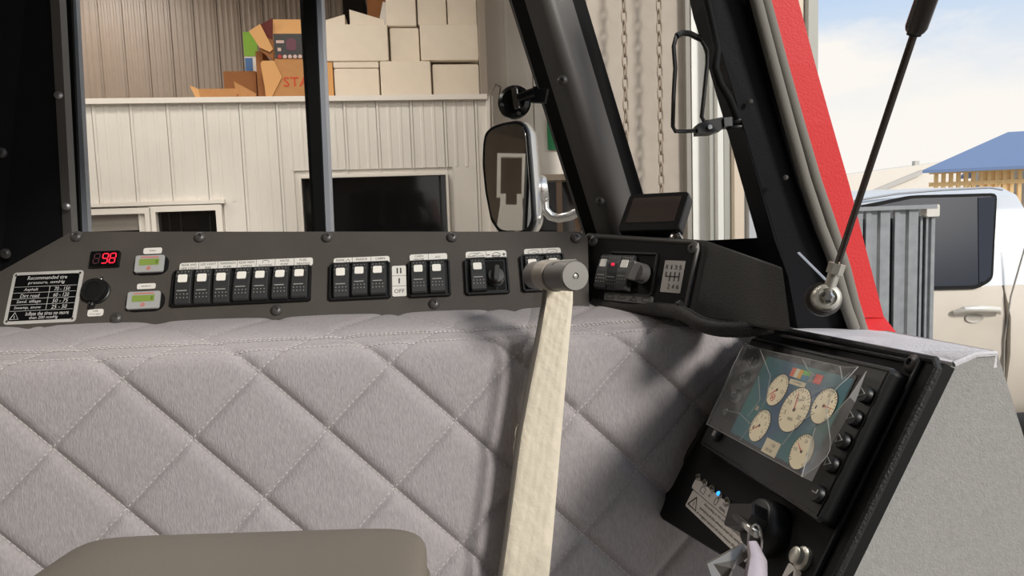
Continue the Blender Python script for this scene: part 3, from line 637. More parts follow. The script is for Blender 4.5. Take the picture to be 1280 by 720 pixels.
for px, py in ((96, 296), (250, 297), (409, 297), (565, 297), (720, 298), (146, 398), (346, 388), (543, 380)):
    p = dp(px, py); inst(bolt_me, 'bolt', dash, T(p.x, p.y, 0))

# rocker: body with convex front, lens, bar, grip dots
RW, RH = 0.0190, 0.0455
def rocker_meshes():
    body = MB(); prof = [(-RH / 2, 0.0), (-RH / 2, 0.0075), (-RH * .47, 0.0098), (-RH * .25, 0.0108), (0, 0.0108), (RH * .25, 0.0098), (RH * .44, 0.008), (RH / 2, 0.0062), (RH / 2, 0.0)]
    c = 0.0009; n = len(prof); vs = []
    for x, ins in ((-RW / 2, c), (-RW / 2 + c, 0), (RW / 2 - c, 0), (RW / 2, c)):
        for y, z in prof: vs.append((x, y * (1 - ins * 8), max(0, z - ins)))
    fs = [(k * n + i, k * n + i + 1, (k + 1) * n + i + 1, (k + 1) * n + i) for k in range(3) for i in range(n - 1)] + [tuple(range(n)), tuple(reversed(range(3 * n, 4 * n)))]
    body.add(vs, fs)
    def zf(y):
        for i in range(1, n - 2):
            if prof[i][0] <= y <= prof[i + 1][0]:
                k = (y - prof[i][0]) / (prof[i + 1][0] - prof[i][0]); return prof[i][1] * (1 - k) + prof[i + 1][1] * k
        return 0.009
    tl_ = math.atan2(zf(0.004) - zf(0.016), 0.012)
    lens = MB().prism(rrect(0.0112, 0.0106, 0.0018), -0.001, 0.0006, 0.0003, T(-0.0006, 0.0105, zf(0.0105)) @ RX(-tl_))
    bar = MB().box((-0.0006, -0.0055, zf(-0.0055)), (0.0118, 0.0013, 0.0008))
    dots = MB()
    for y in (-0.0098, -0.0142):
        for k in range(4): dots.box((-0.0062 + k * 0.0041, y, zf(y)), (0.0011, 0.0013, 0.0006))
    for k in range(4): dots.box((-0.0066 + k * 0.0042, 0.0192, zf(0.0192)), (0.0010, 0.0011, 0.0006))
    for x in (-0.0078, 0.0072): dots.box((x, 0.0140, zf(0.014)), (0.0010, 0.0011, 0.0006))
    return body, lens, bar, dots
_b, _l, _r, _d = rocker_meshes()
rk = (_b.mesh('rocker_switch', m_rocker), _l.mesh('indicator_lens', m_lens), _r.mesh('marker_bar', m_dot), _d.mesh('grip_dots', m_dot))
def rocker(parent, M):
    o = inst(rk[0], 'rocker_switch', parent, M)
    for me, nm in zip(rk[1:], ('indicator_lens', 'marker_bar', 'grip_dots')):
        c = inst(me, nm, o)
        if nm == 'grip_dots': c['kind'] = 'stuff'
    return o
def switch_frame(parent, p0, p1, at, lab=None):
    """p0/p1: lower left / upper right outer corners"""
    cx, cy = (p0.x + p1.x) / 2, (p0.y + p1.y) / 2; w_, h_ = p1.x - p0.x, p1.y - p0.y
    mb = MB(); mb.prism(rrect(w_, h_, 0.004, 4, cx, cy), 0, 0.0028, 0.0012)
    t_ = 0.0022
    for (x, y, a, b) in ((cx, cy + h_ / 2 - t_ / 2, w_ - 0.004, t_), (cx, cy - h_ / 2 + t_ / 2, w_ - 0.004, t_), (cx - w_ / 2 + t_ / 2, cy, t_, h_ - 0.004), (cx + w_ / 2 - t_ / 2, cy, t_, h_ - 0.004)):
        mb.box((x, y, 0.004), (a, b, 0.004))
    return mb.build('switch_frame', m_black, parent)
def label_strip(parent, x0, x1, y, h_, texts, ang, z=0.0, mlab=None, mink=None, divs=True):
    cx = (x0 + x1) / 2; w_ = x1 - x0; M = T(cx, y, z) @ RZ(ang)
    o = MB().prism(rrect(w_, h_, h_ * 0.28, 4), 0, 0.0008, 0.0002, M).build('label_strip', mlab or m_white, parent)
    n = len(texts); ink = MB()
    for i, tx in enumerate(texts):
        xc = -w_ / 2 + w_ * (i + 0.5) / n
        if divs and i: ink.box((-w_ / 2 + w_ * i / n, 0, 0.00095), (0.0004, h_ * 0.96, 0.0002), M)
        if callable(tx): tx(ink, xc, w_ / n, h_, M)
        elif tx:
            ls = tx.split('\n')
            for k, l in enumerate(ls):
                yy = h_ * (0.22 - 0.44 * k) if len(ls) > 1 else 0
                vs, fs = textmesh(l, min(w_ / n * 0.82, len(l) * h_ * 0.21), h_ * 0.26); ink.add(vs, fs, M @ T(xc, yy, 0.00095))
    ink.build('lettering', mink or m_ink, o); return o
def outline(mb, pts, r, M, z=0.0010): mb.tube([(p[0], p[1], z) for p in pts], r, 4, False, M)
def icon_clip(mb, xc, w_, h_, M):
    outline(mb, [(xc - w_ * .16, h_ * .05), (xc - w_ * .16, h_ * .3), (xc - w_ * .08, h_ * .36), (xc + w_ * .08, h_ * .36), (xc + w_ * .16, h_ * .3), (xc + w_ * .16, h_ * .05)], 0.0003, M)
    vs, fs = textmesh('BLOCKING', w_ * .7, h_ * .24); mb.add(vs, fs, M @ T(xc, -h_ * .24, 0.00095))
def icon_heat(mb, xc, w_, h_, M):
    for k, l in enumerate(('ENGINE', 'HEATER')):
        vs, fs = textmesh(l, w_ * .44, h_ * .25); mb.add(vs, fs, M @ T(xc - w_ * .14, h_ * (.2 - .42 * k), 0.00095))
    outline(mb, [(xc + w_ * .2, -h_ * .22), (xc + w_ * .17, h_ * .05), (xc + w_ * .27, h_ * .3), (xc + w_ * .37, h_ * .05), (xc + w_ * .33, -h_ * .22)], 0.0003, M)
def icon_wiper(mb, xc, w_, h_, M):
    outline(mb, [(xc - w_ * .4, -h_ * .1), (xc - w_ * .25, h_ * .25), (xc + w_ * .2, h_ * .3), (xc + w_ * .4, -h_ * .1), (xc - w_ * .4, -h_ * .1)], 0.0003, M)
    outline(mb, [(xc - w_ * .46, -h_ * .28), (xc + w_ * .44, -h_ * .28)], 0.0004, M); outline(mb, [(xc - w_ * .2, -h_ * .1), (xc + w_ * .15, h_ * .2)], 0.0003, M)
def icon_dim(mb, xc, w_, h_, M):
    outline(mb, [(xc - w_ * .46, -h_ * .02), (xc - w_ * .32, -h_ * .02)], 0.0006, M)
    outline(mb, [(xc + w_ * .3, -h_ * .02), (xc + w_ * .46, -h_ * .02)], 0.0006, M); outline(mb, [(xc + w_ * .38, -h_ * .2), (xc + w_ * .38, h_ * .16)], 0.0006, M)
    outline(mb, [(xc - w_ * .2, h_ * .05), (xc, h_ * .3), (xc + w_ * .2, h_ * .05)], 0.0003, M); outline(mb, [(xc - w_ * .22, -h_ * .12), (xc - w_ * .12, -h_ * .3), (xc + w_ * .12, -h_ * .3), (xc + w_ * .22, -h_ * .12), (xc - w_ * .22, -h_ * .12)], 0.0005, M)
def icon_car(mb, xc, w_, h_, M):
    outline(mb, [(xc + w_ * .3 * math.cos(2 * math.pi * i / 14), h_ * .3 * math.sin(2 * math.pi * i / 14)) for i in range(15)], 0.00025, M)
    outline(mb, [(xc - w_ * .1, -h_ * .1), (xc + w_ * .15, -h_ * .1)], 0.0003, M)
def knob(parent, M, r=0.0095, h=0.017, m=None):
    mb = MB(); mb.lathe([(r * 1.1, 0), (r * 1.1, 0.002), (r, 0.003), (r * 0.95, h * 0.55), (0.001, h * 0.6)], 20, M)
    mb.prism(rrect(r * 0.62, r * 2.1, r * 0.25), h * 0.3, h, 0.002, M)
    return mb.build('rotary_knob', m or m_black, parent)

LANG = R_(0.2)
def group(rpx, y_lens, f0, f1, lab):
    """rpx: rocker centres by lens pixel, f0 lower-left and f1 upper-right frame pixel corners"""
    a, b = dp(*f0), dp(*f1); switch_frame(dash, V((a.x, a.y)), V((b.x, b.y)), FD); cy = (a.y + b.y) / 2
    for (px, py, tilt) in rpx:
        p = dp(px, py, 0.011); rocker(dash, T(p.x + 0.0004, cy, 0.0022) @ RX(R_(tilt)))
    (lx0, lx1, ly, lh, texts) = lab; q0, q1 = dp(lx0, ly), dp(lx1, ly); q2 = dp(lx0, ly - lh / 2); q3 = dp(lx0, ly + lh / 2)
    label_strip(dash, q0.x, q1.x, dp((lx0 + lx1) / 2, ly).y, q2.y - q3.y, texts, LANG)
group([(229, 351, 7), (253, 350, 7), (277, 349, 7), (302, 347, -3), (325, 346, -3), (350, 345, -3), (374, 344, -3)], 0, (214, 385), (390, 333), (225, 391, 330.5, 10,
      ['REAR AND\nSIDE LIGHT', 'LED LIGHT\nBAR', 'TRANSMISSION\nPUMP', 'REAR VIEW\nCAMERA', icon_clip, 'WATER\nPUMP', 'FUEL\nHEATING']))
group([(426, 342, 7), (449, 341, -3), (472, 340, -3)], 0, (412, 377), (488, 328), (417, 487, 326.5, 10, [icon_heat, 'INSIDE\nLIGHTING', 'CABIN\nLIGHTING']))
group([(523, 339, -3), (546, 338, -3)], 0, (511.5, 373), (562, 326), (512, 559, 322, 9, ['CABIN\nHEATER', 'A/C']))
group([(597, 335, -3)], 0, (583, 370), (634, 323), (582, 633, 319, 10, [icon_wiper, icon_dim]))
group([(666, 332, -3), (692, 331, -3)], 0, (654, 366), (704, 318), (655, 701, 315, 9, [icon_car, icon_car]))
p = dp(620, 346, 0.006); knob(dash, T(p.x, p.y, 0.002) @ RZ(R_(-8)), 0.0105, 0.02, mat('satin_black_knob', (72, 70, 68), 0.3))
q0, q1 = dp(607, 364), dp(629, 327); MB().prism(rrect(q1.x - q0.x, q1.y - q0.y, 0.002, 3, (q0.x + q1.x) / 2, (q0.y + q1.y) / 2), 0.002, 0.0034, 0.0006).build('knob_plate', m_blackg, dash)
# position label II / I / OFF
q0, q1 = dp(490.5, 371), dp(507.5, 332); w_, h_ = q1.x - q0.x, q1.y - q0.y; cx, cy = (q0.x + q1.x) / 2, (q0.y + q1.y) / 2
o = MB().prism(rrect(w_, h_, 0.002, 3, cx, cy), 0, 0.0008, 0.0002).build('position_label', m_white, dash)
ink = MB()
for k in (-1, 1): ink.box((cx, cy + k * h_ / 6, 0.0009), (w_, 0.0004, 0.0002))
for x in (-0.0022, 0.0022): ink.box((cx + x, cy + h_ / 3, 0.0009), (0.0017, h_ * 0.18, 0.0002))
ink.box((cx, cy, 0.0009), (0.0017, h_ * 0.17, 0.0002)); put_text(ink, 'OFF', cx, cy - h_ / 3, 0.0009, w_ * 0.72, h_ * 0.13); ink.build('lettering', m_ink, o)
# pressure placard
q = [dp(*p) for p in ((18, 342), (106, 337), (94, 403), (4, 406))]
cx = sum(p.x for p in q) / 4; cy = sum(p.y for p in q) / 4; w_ = ((q[1] - q[0]).length + (q[2] - q[3]).length) / 2; h_ = ((q[1] - q[2]).length + (q[0] - q[3]).length) / 2
sk = ((q[0] + q[1]) / 2 - (q[2] + q[3]) / 2).x / h_
MP = T(cx, cy, 0) @ Matrix(((1, sk * 0.6, 0, 0), (0, 1, 0, 0), (0, 0, 1, 0), (0, 0, 0, 1)))
pl = MB().prism(rrect(w_, h_, 0.004), 0, 0.0012, 0.0003, MP).build('tyre_pressure_placard', mat('silver_rim', (196, 193, 188), .45, metal=.15), dash, label='silver rimmed black tyre pressure placard')
MB().prism(rrect(w_ * 0.9, h_ * 0.88, 0.003), 0.001, 0.0015, 0, MP).build('black_field', m_blackg, pl)
ink = MB(); zt_ = 0.0018
rows = [('Recommended tire', '', .38), ('pressure, mmHg', '', .27)]
def ptx(s_, x, y, ww): 
    vs, fs = textmesh(s_, ww, h_ * 0.072, 0.15); ink.add(vs, fs, MP @ T(x, y, zt_))
ptx('Recommended tire', 0, h_ * .375, w_ * .56); ptx('pressure, mmHg', 0.0, h_ * .275, w_ * .52)
for k, (a, b) in enumerate((('Asphalt', '70 - 150'), ('Dirt road', '60 - 120'), ('Sand, tillage', '50 - 75'), ('Swamp, snow', '25 - 50'))):
    y = h_ * (.145 - .115 * k); ptx(a, -w_ * .2, y, w_ * (.2, .27, .34, .38)[k]); ptx(b, w_ * .24, y, w_ * .22)
for k in range(5): ink.box((0, h_ * (.205 - .115 * k), zt_), (w_ * .88, 0.0004, 0.0001), MP)
ink.box((w_ * .06, h_ * (-.025), zt_), (0.0004, h_ * .46, 0.0001), MP)
ptx('Inflate the tires no more', w_ * .09, -h_ * .315, w_ * .6); ptx('than 200 mmHg', w_ * .05, -h_ * .4, w_ * .4)
tri = [(-w_ * .42, -h_ * .41), (-w_ * .3, -h_ * .41), (-w_ * .36, -h_ * .28), (-w_ * .42, -h_ * .41)]
outline(ink, tri, 0.0004, MP, zt_); ink.box((-w_ * .36, -h_ * .365, zt_), (0.0006, h_ * .05, 0.0001), MP)
ink.build('lettering', m_inkw, pl)
rv = MB().lathe([(0.0016, 0.0012), (0.0014, 0.002), (0.0005, 0.0022)], 10).mesh('rivet', m_steel)
for i in (-1, 1):
    for j in (-1, 1): inst(rv, 'rivet', pl, T(*(MP @ V((i * w_ * .455, j * h_ * .44, 0)))))
# red digital readout
q0, q1 = dp(113, 336), dp(152, 315); w_, h_ = q1.x - q0.x, q1.y - q0.y; cx, cy = (q0.x + q1.x) / 2, (q0.y + q1.y) / 2
ro = MB().prism(rrect(w_, h_, 0.0015), 0, 0.006, 0.001, T(cx, cy, 0)).build('pressure_readout', m_blackg, dash, label='black readout showing red digits 98')
m_seg = mat('red_led_segment', (255, 40, 60), 0.4, emit=(255, 34, 60), estr=1.2); m_off = mat('unlit_led_segment', (84, 48, 56), 0.4)
SEG = {'8': 'abcdefg', '9': 'abcdfg'}
def seven(ch, x, m):
    mb = MB(); sw, sh_ = h_ * .30, h_ * .30; th = 0.0010
    pos = {'a': (0, sh_, 1), 'g': (0, 0, 1), 'd': (0, -sh_, 1), 'b': (sw / 2, sh_ / 2, 0), 'c': (sw / 2, -sh_ / 2, 0), 'f': (-sw / 2, sh_ / 2, 0), 'e': (-sw / 2, -sh_ / 2, 0)}
    for s_ in SEG[ch]:
        px, py, hor = pos[s_]; px += py * 0.12
        mb.box((cx + x + px, cy + py, 0.0062), (sw * .8, th, 0.0004) if hor else (th, sh_ * .8, 0.0004))
    mb.build('digit', m, ro)
seven('8', -w_ * .25, m_off); seven('9', 0.01 * 0 + w_ * .04, m_seg); seven('8', w_ * .3, m_seg)
# capped socket + label
p = dp(121, 365); q0, q1 = dp(109, 396), dp(130, 386)
so_ = MB().lathe([(0.0165, 0), (0.0165, 0.002), (0.0150, 0.003), (0.0145, 0.010), (0.0135, 0.0115), (0.009, 0.0118), (0.0088, 0.011), (0.001, 0.011)], 28, T(p.x, p.y, 0)).build('socket_cap', m_black, dash)
MB().tube([(p.x - 0.001, p.y - 0.014, 0.004), (p.x - 0.003, p.y - 0.022, 0.003)], 0.004, 8).build('cap_strap', m_black, so_)
MB().tube([(p.x + 0.005, p.y + 0.013, 0.006), (p.x + 0.006, p.y + 0.0175, 0.004)], 0.0018, 6).build('cap_clip', m_steel, so_)
label_strip(dash, q0.x, q1.x, (q0.y + q1.y) / 2, q1.y - q0.y, ['USB\nCharger'], LANG)
# two hour counters
m_lcd = mat('green_lcd', (126, 146, 70), 0.3, emit=(126, 146, 70), estr=0.08)
for (x0, x1, y0, y1, lx0, lx1, ly0, ly1, tx) in ((167, 206, 318, 341, 179, 203, 309.5, 318, 'MAIN'), (157, 201, 363, 387, 171, 195, 354, 362, 'RESERVE')):
    q0, q1 = dp(x0, y1, 0.006), dp(x1, y0, 0.006); w_, h_ = q1.x - q0.x, q1.y - q0.y; cx, cy = (q0.x + q1.x) / 2, (q0.y + q1.y) / 2
    ct = MB().prism(rrect(w_ + 0.006, h_ + 0.003, 0.011, 6, cx + 0.001, cy), 0, 0.004, 0.001).build('hour_counter', m_black, dash)
    MB().prism(rrect(w_, h_, 0.003, 4, cx, cy), 0.002, 0.0068, 0.0012).build('grey_face', mat('grey_counter_face', (166, 166, 164), 0.5), ct)
    MB().prism(rrect(w_ * .68, h_ * .36, 0.0005, 2, cx, cy + h_ * .08), 0.006, 0.0071).build('lcd', m_lcd, ct)
    mb = MB()
    for k in range(11): mb.box((cx - w_ * .28 + k * w_ * .056, cy + h_ * .36, 0.0069), (w_ * .04, h_ * .06, 0.0003))
    mb.tube([(cx + 0.0022 * math.cos(2 * math.pi * i / 12), cy - h_ * .27 + 0.0022 * math.sin(2 * math.pi * i / 12), 0.007) for i in range(12)], 0.0004, 4, True); mb.box((cx, cy - h_ * .27, 0.007), (0.0012, 0.0018, 0.0003))
    mb.build('red_marks', mat('red_ink', (214, 92, 70), 0.6), ct)
    g = MB(); g.box((cx + w_ * .26, cy + h_ * .08, 0.0072), (0.0022, h_ * .2, 0.0001)); g.build('lcd_digit', mat('lcd_dark', (96, 116, 40), 0.5), ct)
    a0, a1 = dp(lx0, ly1), dp(lx1, ly0); label_strip(dash, a0.x, a1.x, (a0.y + a1.y) / 2, a1.y - a0.y, [tx], LANG)

# ------------------------------------------------------------------ quilted cover
QA = 0.14; qs = QA / 0.1496
qo = camv(-0.44331763 * qs, 0.10628888 * qs, 0.82197669 * qs)
FQ = Frame(CAM + qo, camv(0.99, -0.0436, 0.1338), -camv(0.0439, 0.999, 0.0012))
quilt = thing('quilted_cover', 'grey diamond quilted fabric cover under the dashboard', 'upholstery', FQ)
e0, e1 = FQ.at(60, 455), FQ.at(800, 417)                     # front edge of the shelf
b0, b1 = FQ.loc(FD.M @ FD.at(60, 419)), FQ.loc(FD.M @ FD.at(700, 395))
U0, U1 = -0.50, 0.86
def lerp(a, b, t): return a + (b - a) * t
def qbase(u, s):
    t = (u - e0.x) / (e1.x - e0.x); E = V((u, lerp(e0.y, e1.y, t), 0))
    tb = (u - b0.x) / (b1.x - b0.x); B = V((u, lerp(b0.y, b1.y, tb), lerp(b0.z, b1.z, tb)))
    d1 = (B - E); d1.x = 0; d1.normalize(); d2 = V((0, -1, 0)); r = 0.022
    sp = lambda x: (x + math.sqrt(x * x + r * r)) / 2
    return E + d1 * (sp(-s) - 0.008) + d2 * (sp(s) - 0.008) , d1, d2, B, E
def qd(u, s):
    t = (u - e0.x) / (e1.x - e0.x); v = -(lerp(e0.y, e1.y, t)) + s      # continues the lattice by arc length
    out_ = []
    for k in ((u - v) / QA, (u + v) / QA): out_.append(abs(k - round(k)) * QA / math.sqrt(2))
    return out_
S_SEAM = (-0.034, -0.004)
def qpt(u, s, H=0.0100):
    p, d1, d2, B, E = qbase(u, s); k = 1 / (1 + math.exp(-s / 0.008)); nd_ = (V((0, 0, 1)) * k + V((0, 1, 0)) * (1 - k)).normalized()
    da, db = qd(u, s)
    hh = H * (1 - 0.75 * math.exp(-(da / 0.0056) ** 1.3) - 0.25 * math.exp(-da / 0.03)) * (1 - 0.55 * math.exp(-(db / 0.0040) ** 1.3) - 0.15 * math.exp(-db / 0.03))
    hh *= 0.45 + 0.55 / (1 + math.exp(-(s + 0.01) / 0.01))
    if s > 0.0: hh *= 1 - 0.25 * math.exp(-s / 0.02)
    band = math.exp(-((s + 0.019) / 0.014) ** 2); hh *= 1 - 0.75 * band
    for sm in S_SEAM: hh -= 0.0016 * math.exp(-((s - sm) / 0.0025) ** 2)
    return p + nd_ * hh
su = [U0 + (U1 - U0) * i / 800 for i in range(801)]
ss = [-0.21 + 0.0060 * i for i in range(29)] + [-0.036 + 0.0020 * i for i in range(26)]
s_ = ss[-1]
while s_ < 0.50: s_ += 0.0023; ss.append(s_)
vs = [tuple(qpt(u, s)) for s in ss for u in su]; nu = len(su)
fs = [(j * nu + i, (j + 1) * nu + i, (j + 1) * nu + i + 1, j * nu + i + 1) for j in range(len(ss) - 1) for i in range(nu - 1)]
me = bpy.data.meshes.new('cover_cloth'); me.from_pydata(vs, [], fs); me.materials.append(m_fabric); me.polygons.foreach_set('use_smooth', [True] * len(fs)); me.update()
o = bpy.data.objects.new('cover_cloth', me); COL.objects.link(o); o.parent = quilt
st = MB()
def dash_stitch(p, q):
    d = q - p; st.tube([p, p + d * 0.7], 0.00055, 4)
for sm in S_SEAM + (-0.0275,):
    u = U0
    while u < U1 - 0.01:
        dash_stitch(qpt(u, sm) + V((0, 0.0006, 0.0006)), qpt(u + 0.0052, sm) + V((0, 0.0006, 0.0006))); u += 0.0052
for sgn in (1, -1):
    for k in range(-7, 14):
        s = -0.10
        while s < 0.46:
            def up(s_):
                u = k * QA * 1.0
                for _ in range(3):
                    t = (u - e0.x) / (e1.x - e0.x); v = -(lerp(e0.y, e1.y, t)) + s_; u = k * QA + sgn * v
                return u
            ua, ub = up(s), up(s + 0.0046)
            if U0 < ua < U1 and U0 < ub < U1: dash_stitch(qpt(ua, s) + V((0, 0, 0.0004)), qpt(ub, s + 0.0046) + V((0, 0, 0.0004)))
            s += 0.0046
o = st.build('stitching', m_thread, quilt); o['kind'] = 'stuff'

# ------------------------------------------------------------------ corner console (dark box turned to the driver)
FK2 = Frame(P(843, 346, 0.86), camv(0.66, 0.061, -0.749), camv(0.149, -0.982, 0.112))
def kp(px, py, h=0.0): return FK2.at(px, py, h)
con = thing('corner_console', 'black corner control box with gear diagram beside the dashboard end', 'console', FK2)
q = [kp(*p) for p in ((734, 291), (884, 300), (866, 396), (733, 385))]
face = [FK2.M @ V((p.x, p.y, 0)) for p in q]; SB = P(990, 416, 0.68); _n = (face[2] - face[1]).cross(SB - face[1]); _d = P(979, 333, 1) - CAM; ST = CAM + _d * ((face[1] - CAM).dot(_n) / _d.dot(_n))
ring = [face[0], face[1], ST, SB, face[2], face[3]]; back = [face[0] + FW * .09, face[1] + FW * .10, ST + FW * .10 , SB + FW * .10, face[2] + FW * .10, face[3] + FW * .09]
mb = MB(); v6 = ring + back
mb.add(v6, [(0, 1, 4, 5), (1, 2, 3, 4), (0, 6, 7, 1), (1, 7, 8, 2), (2, 8, 9, 3), (3, 9, 10, 4), (4, 10, 11, 5), (5, 11, 6, 0), (6, 11, 10, 7), (7, 10, 9, 8)]); local(mb, FK2)
m_conbody = mat('console_grained_shell', (52, 50, 48), 0.55, bump=0.5, bscale=650)
ob = mb.build('shell', m_conbody, con); bv = ob.modifiers.new('edge', 'BEVEL'); bv.width = 0.003; bv.segments = 2; bv.limit_method = 'ANGLE'
q2 = [kp(*p) for p in ((738, 296), (875, 304), (857, 390), (737, 379))]; c2 = sum(q2, V((0, 0, 0))) / 4; wK = (q2[1] - q2[0]).length; hK = (q2[0] - q2[3]).length
MB().prism([(p.x, p.y) for p in q2], 0.0005, 0.003, 0.001).build('face_plate', m_blackm, con)
ed = [V(((p.x - c2.x) * 1.0 + c2.x, (p.y - c2.y) * 1.0 + c2.y, 0.002)) for p in q2]
MB().tube([ed[0], ed[1] - (ed[1] - ed[0]).normalized() * 0.008, ed[1] - V((0.002, 0.002, 0)), ed[1] + (ed[2] - ed[1]).normalized() * 0.008, ed[2] - (ed[2] - ed[1]).normalized() * 0.006, ed[2], ed[2] - (ed[2] - ed[3]).normalized() * 0.01], 0.0026, 8).build('face_rim', mat('satin_rim', (82, 78, 74), 0.4), con)
for px, py in ((868, 311), (851, 383), (744, 302)): p = kp(px, py); inst(bolt_me, 'bolt', con, T(p.x, p.y, 0.002))
a, b = kp(757, 367), kp(826, 316); switch_frame(con, V((a.x, kp(760, 367).y)), V((b.x, kp(822, 317).y)), FK2)
for px, py, tlt in ((763, 331, -4), (775, 336, 6), (789, 333, -4)):
    p = kp(px, py); yc = (kp(790, 318).y + kp(790, 369).y) / 2; o = rocker(con, T(p.x, yc, 0.004) @ RX(R_(tlt)))
    if px == 775:
        for c in list(o.children): c['label'] = 'unlit indicator' if c.name.startswith('indicator') else ''
        for c in list(o.children):
            if c.name.startswith('indicator'): bpy.data.objects.remove(c)
            elif not c.get('label'): del c['label']
        MB().prism(rrect(0.0050, 0.0035, 0.001), -0.001, 0.0008, 0.0002, T(0, 0.0105, 0.0098)).build('indicator_lens', mat('red_lit_lens', (236, 40, 70), 0.4, emit=(240, 36, 70), estr=0.9), o, label='red lit indicator')
p = kp(806, 343); knob(con, T(p.x, p.y, 0.004) @ RZ(R_(-18)), 0.0115, 0.026, mat('grey_knob', (88, 86, 84), 0.4))
# gear diagram
q0, q1 = kp(833, 326), kp(853, 367); p4 = [kp(*p) for p in ((833, 326), (858, 327), (853, 367), (828, 366))]; cx = sum(p.x for p in p4) / 4; cy = sum(p.y for p in p4) / 4
w_ = (p4[1].x - p4[0].x + p4[2].x - p4[3].x) / 2; h_ = (p4[0].y - p4[3].y + p4[1].y - p4[2].y) / 2
gl = MB().prism(rrect(w_, h_, 0.001, 2, cx, cy), 0.003, 0.0038).build('gear_diagram', mat('silver_sticker', (176, 170, 164), 0.5), con)
ink = MB(); gx = [cx + w_ * (-.33 + .22 * k) for k in range(4)]
for k, ch in enumerate('R135'): put_text(ink, ch, gx[k], cy + h_ * .29, 0.0040, w_ * (.05 if ch == '1' else .12), h_ * .14)
for k, ch in enumerate('246'): put_text(ink, ch, gx[k + 1], cy - h_ * .31, 0.0040, w_ * .12, h_ * .14)
ink.box((cx, cy, 0.004), (w_ * .68, h_ * .03, 0.0002))
for k in range(4): ink.box((gx[k], cy + (h_ * .07 if k == 0 else 0), 0.004), (w_ * .045, h_ * (.14 if k == 0 else .28), 0.0002))
ink.build('lettering', m_ink, gl)
a, b = kp(758, 369), kp(818, 377); p = kp(788, 372.5)
def ic_sq(mb, xc, w_, h_, M): outline(mb, [(xc - w_ * .3, -h_ * .25), (xc - w_ * .3, h_ * .25), (xc + w_ * .3, h_ * .25), (xc + w_ * .3, -h_ * .25), (xc - w_ * .3, -h_ * .25)], 0.0003, M)
def ic_tri(mb, xc, w_, h_, M): outline(mb, [(xc - w_ * .3, -h_ * .28), (xc, h_ * .3), (xc + w_ * .3, -h_ * .28), (xc - w_ * .3, -h_ * .28)], 0.0005, M)
label_strip(con, a.x, b.x, p.y - 0.001, 0.0095, [ic_sq, icon_car, ic_tri, ic_sq], 0.0, 0.003, mat('grey_sticker', (120, 118, 114), 0.6), divs=False)
# braided edge cord from console foot round to the instrument panel
cord = [P(*p) for p in ((742, 381, .945), (800, 385, .90), (845, 389, .835), (862, 396, .80), (876, 406, .78), (900, 412, .76), (935, 412, .745), (965, 406, .74))]
mb = MB(); m_braid = mat('braided_black_cord', (52, 49, 47), 0.7, bump=1.0, bscale=260, stretch=(1, 1, 1))
cord = [cord[max(0, i)].lerp(cord[i + 1], t) for i in range(len(cord) - 1) for t in (0, .25, .5, .75)] + [cord[-1]]
for _ in range(4): cord = [cord[0]] + [(cord[i - 1] + cord[i] * 2 + cord[i + 1]) / 4 for i in range(1, len(cord) - 1)] + [cord[-1]]
mb.tube(cord, 0.0085, 10); o = mb.build('edge_cord', m_braid); tag(o, 'black braided edge cord running along the foot of the corner control box', 'cord')
mb = MB()
for i in range(len(cord) - 1):
    for k in range(2):
        a = cord[i].lerp(cord[i + 1], k / 2); b = cord[i].lerp(cord[i + 1], (k + 0.8) / 2)
        mb.tube([a + UP * 0.0085 - FW * 0.003, (a + b) / 2 - FW * 0.0088, b - UP * 0.0075 - FW * 0.003], 0.0014, 5)
c = mb.build('braid_strands', m_braid, o); c['kind'] = 'stuff'

# ------------------------------------------------------------------ small monitor on the corner console
FMn = Frame(P(816, 264, 0.93), camv(0.80, 0.03, -0.60), camv(0.30, -0.84, 0.45))
mon = thing('monitor', 'small dark monitor tilted on top of the corner control box', 'monitor', FMn)
q = [FMn.at(*p) for p in ((789, 245), (864, 238), (846, 289), (769, 289))]; w_ = ((q[1] - q[0]).length + (q[2] - q[3]).length) / 2; h_ = ((q[0] - q[3]).length + (q[1] - q[2]).length) / 2
MB().prism(rrect(w_, h_, 0.006), -0.016, 0.0, 0.002).build('housing', m_black, mon)
MB().prism(rrect(w_ * .8, h_ * .66, 0.001, 2, 0, h_ * .04), -0.001, 0.0006).build('screen', mat('dark_screen', (84, 72, 66), 0.25), mon)
MB().box((0, -h_ * .42, -0.03), (0.03, 0.02, 0.03)).tube([(0.01, -h_ * .3, -0.014), (0.02, -h_ * .62, -0.035)], 0.006, 8).build('stand', m_black, mon)
MB().lathe([(0.007, 0), (0.007, 0.012), (0.004, 0.014), (0.001, 0.014)], 12, T(w_ * .42, -h_ * .52, -0.02)).build('clamp_screw', m_steel, mon)

# ------------------------------------------------------------------ instrument panel
_ex = camv(0.11509643, 0.03035567, -0.9928904); _ey = -camv(-0.4513001, 0.89202076, -0.02504319)
FCl = Frame(CAM + camv(0.27269823, 0.08172914, 0.56042325), _ex, _ey)
def ip(px, py, h=0.0): return FCl.at(px, py, h)
pan = thing('instrument_panel', 'black instrument panel with round gauges screen, facing the driver from the right side', 'instrument panel', FCl)
BH = -0.022
q = [ip(*p, BH) for p in ((956, 408), (1177, 452), (1034, 745), (960, 730), (884, 684), (826, 648), (820, 634))]
MB().prism([(p.x, p.y) for p in q], BH - 0.012, BH, 0.003).build('base_plate', m_blackm, pan)
rim = [V((p.x, p.y, BH)) for p in q]
def pull(a, b, d): return a + (b - a).normalized() * d
mb = MB(); mb.tube([rim[6], pull(rim[0], rim[6], .006), pull(rim[0], rim[1], .006), pull(rim[1], rim[0], .006), pull(rim[1], rim[2], .006), rim[2]], 0.0032, 8)
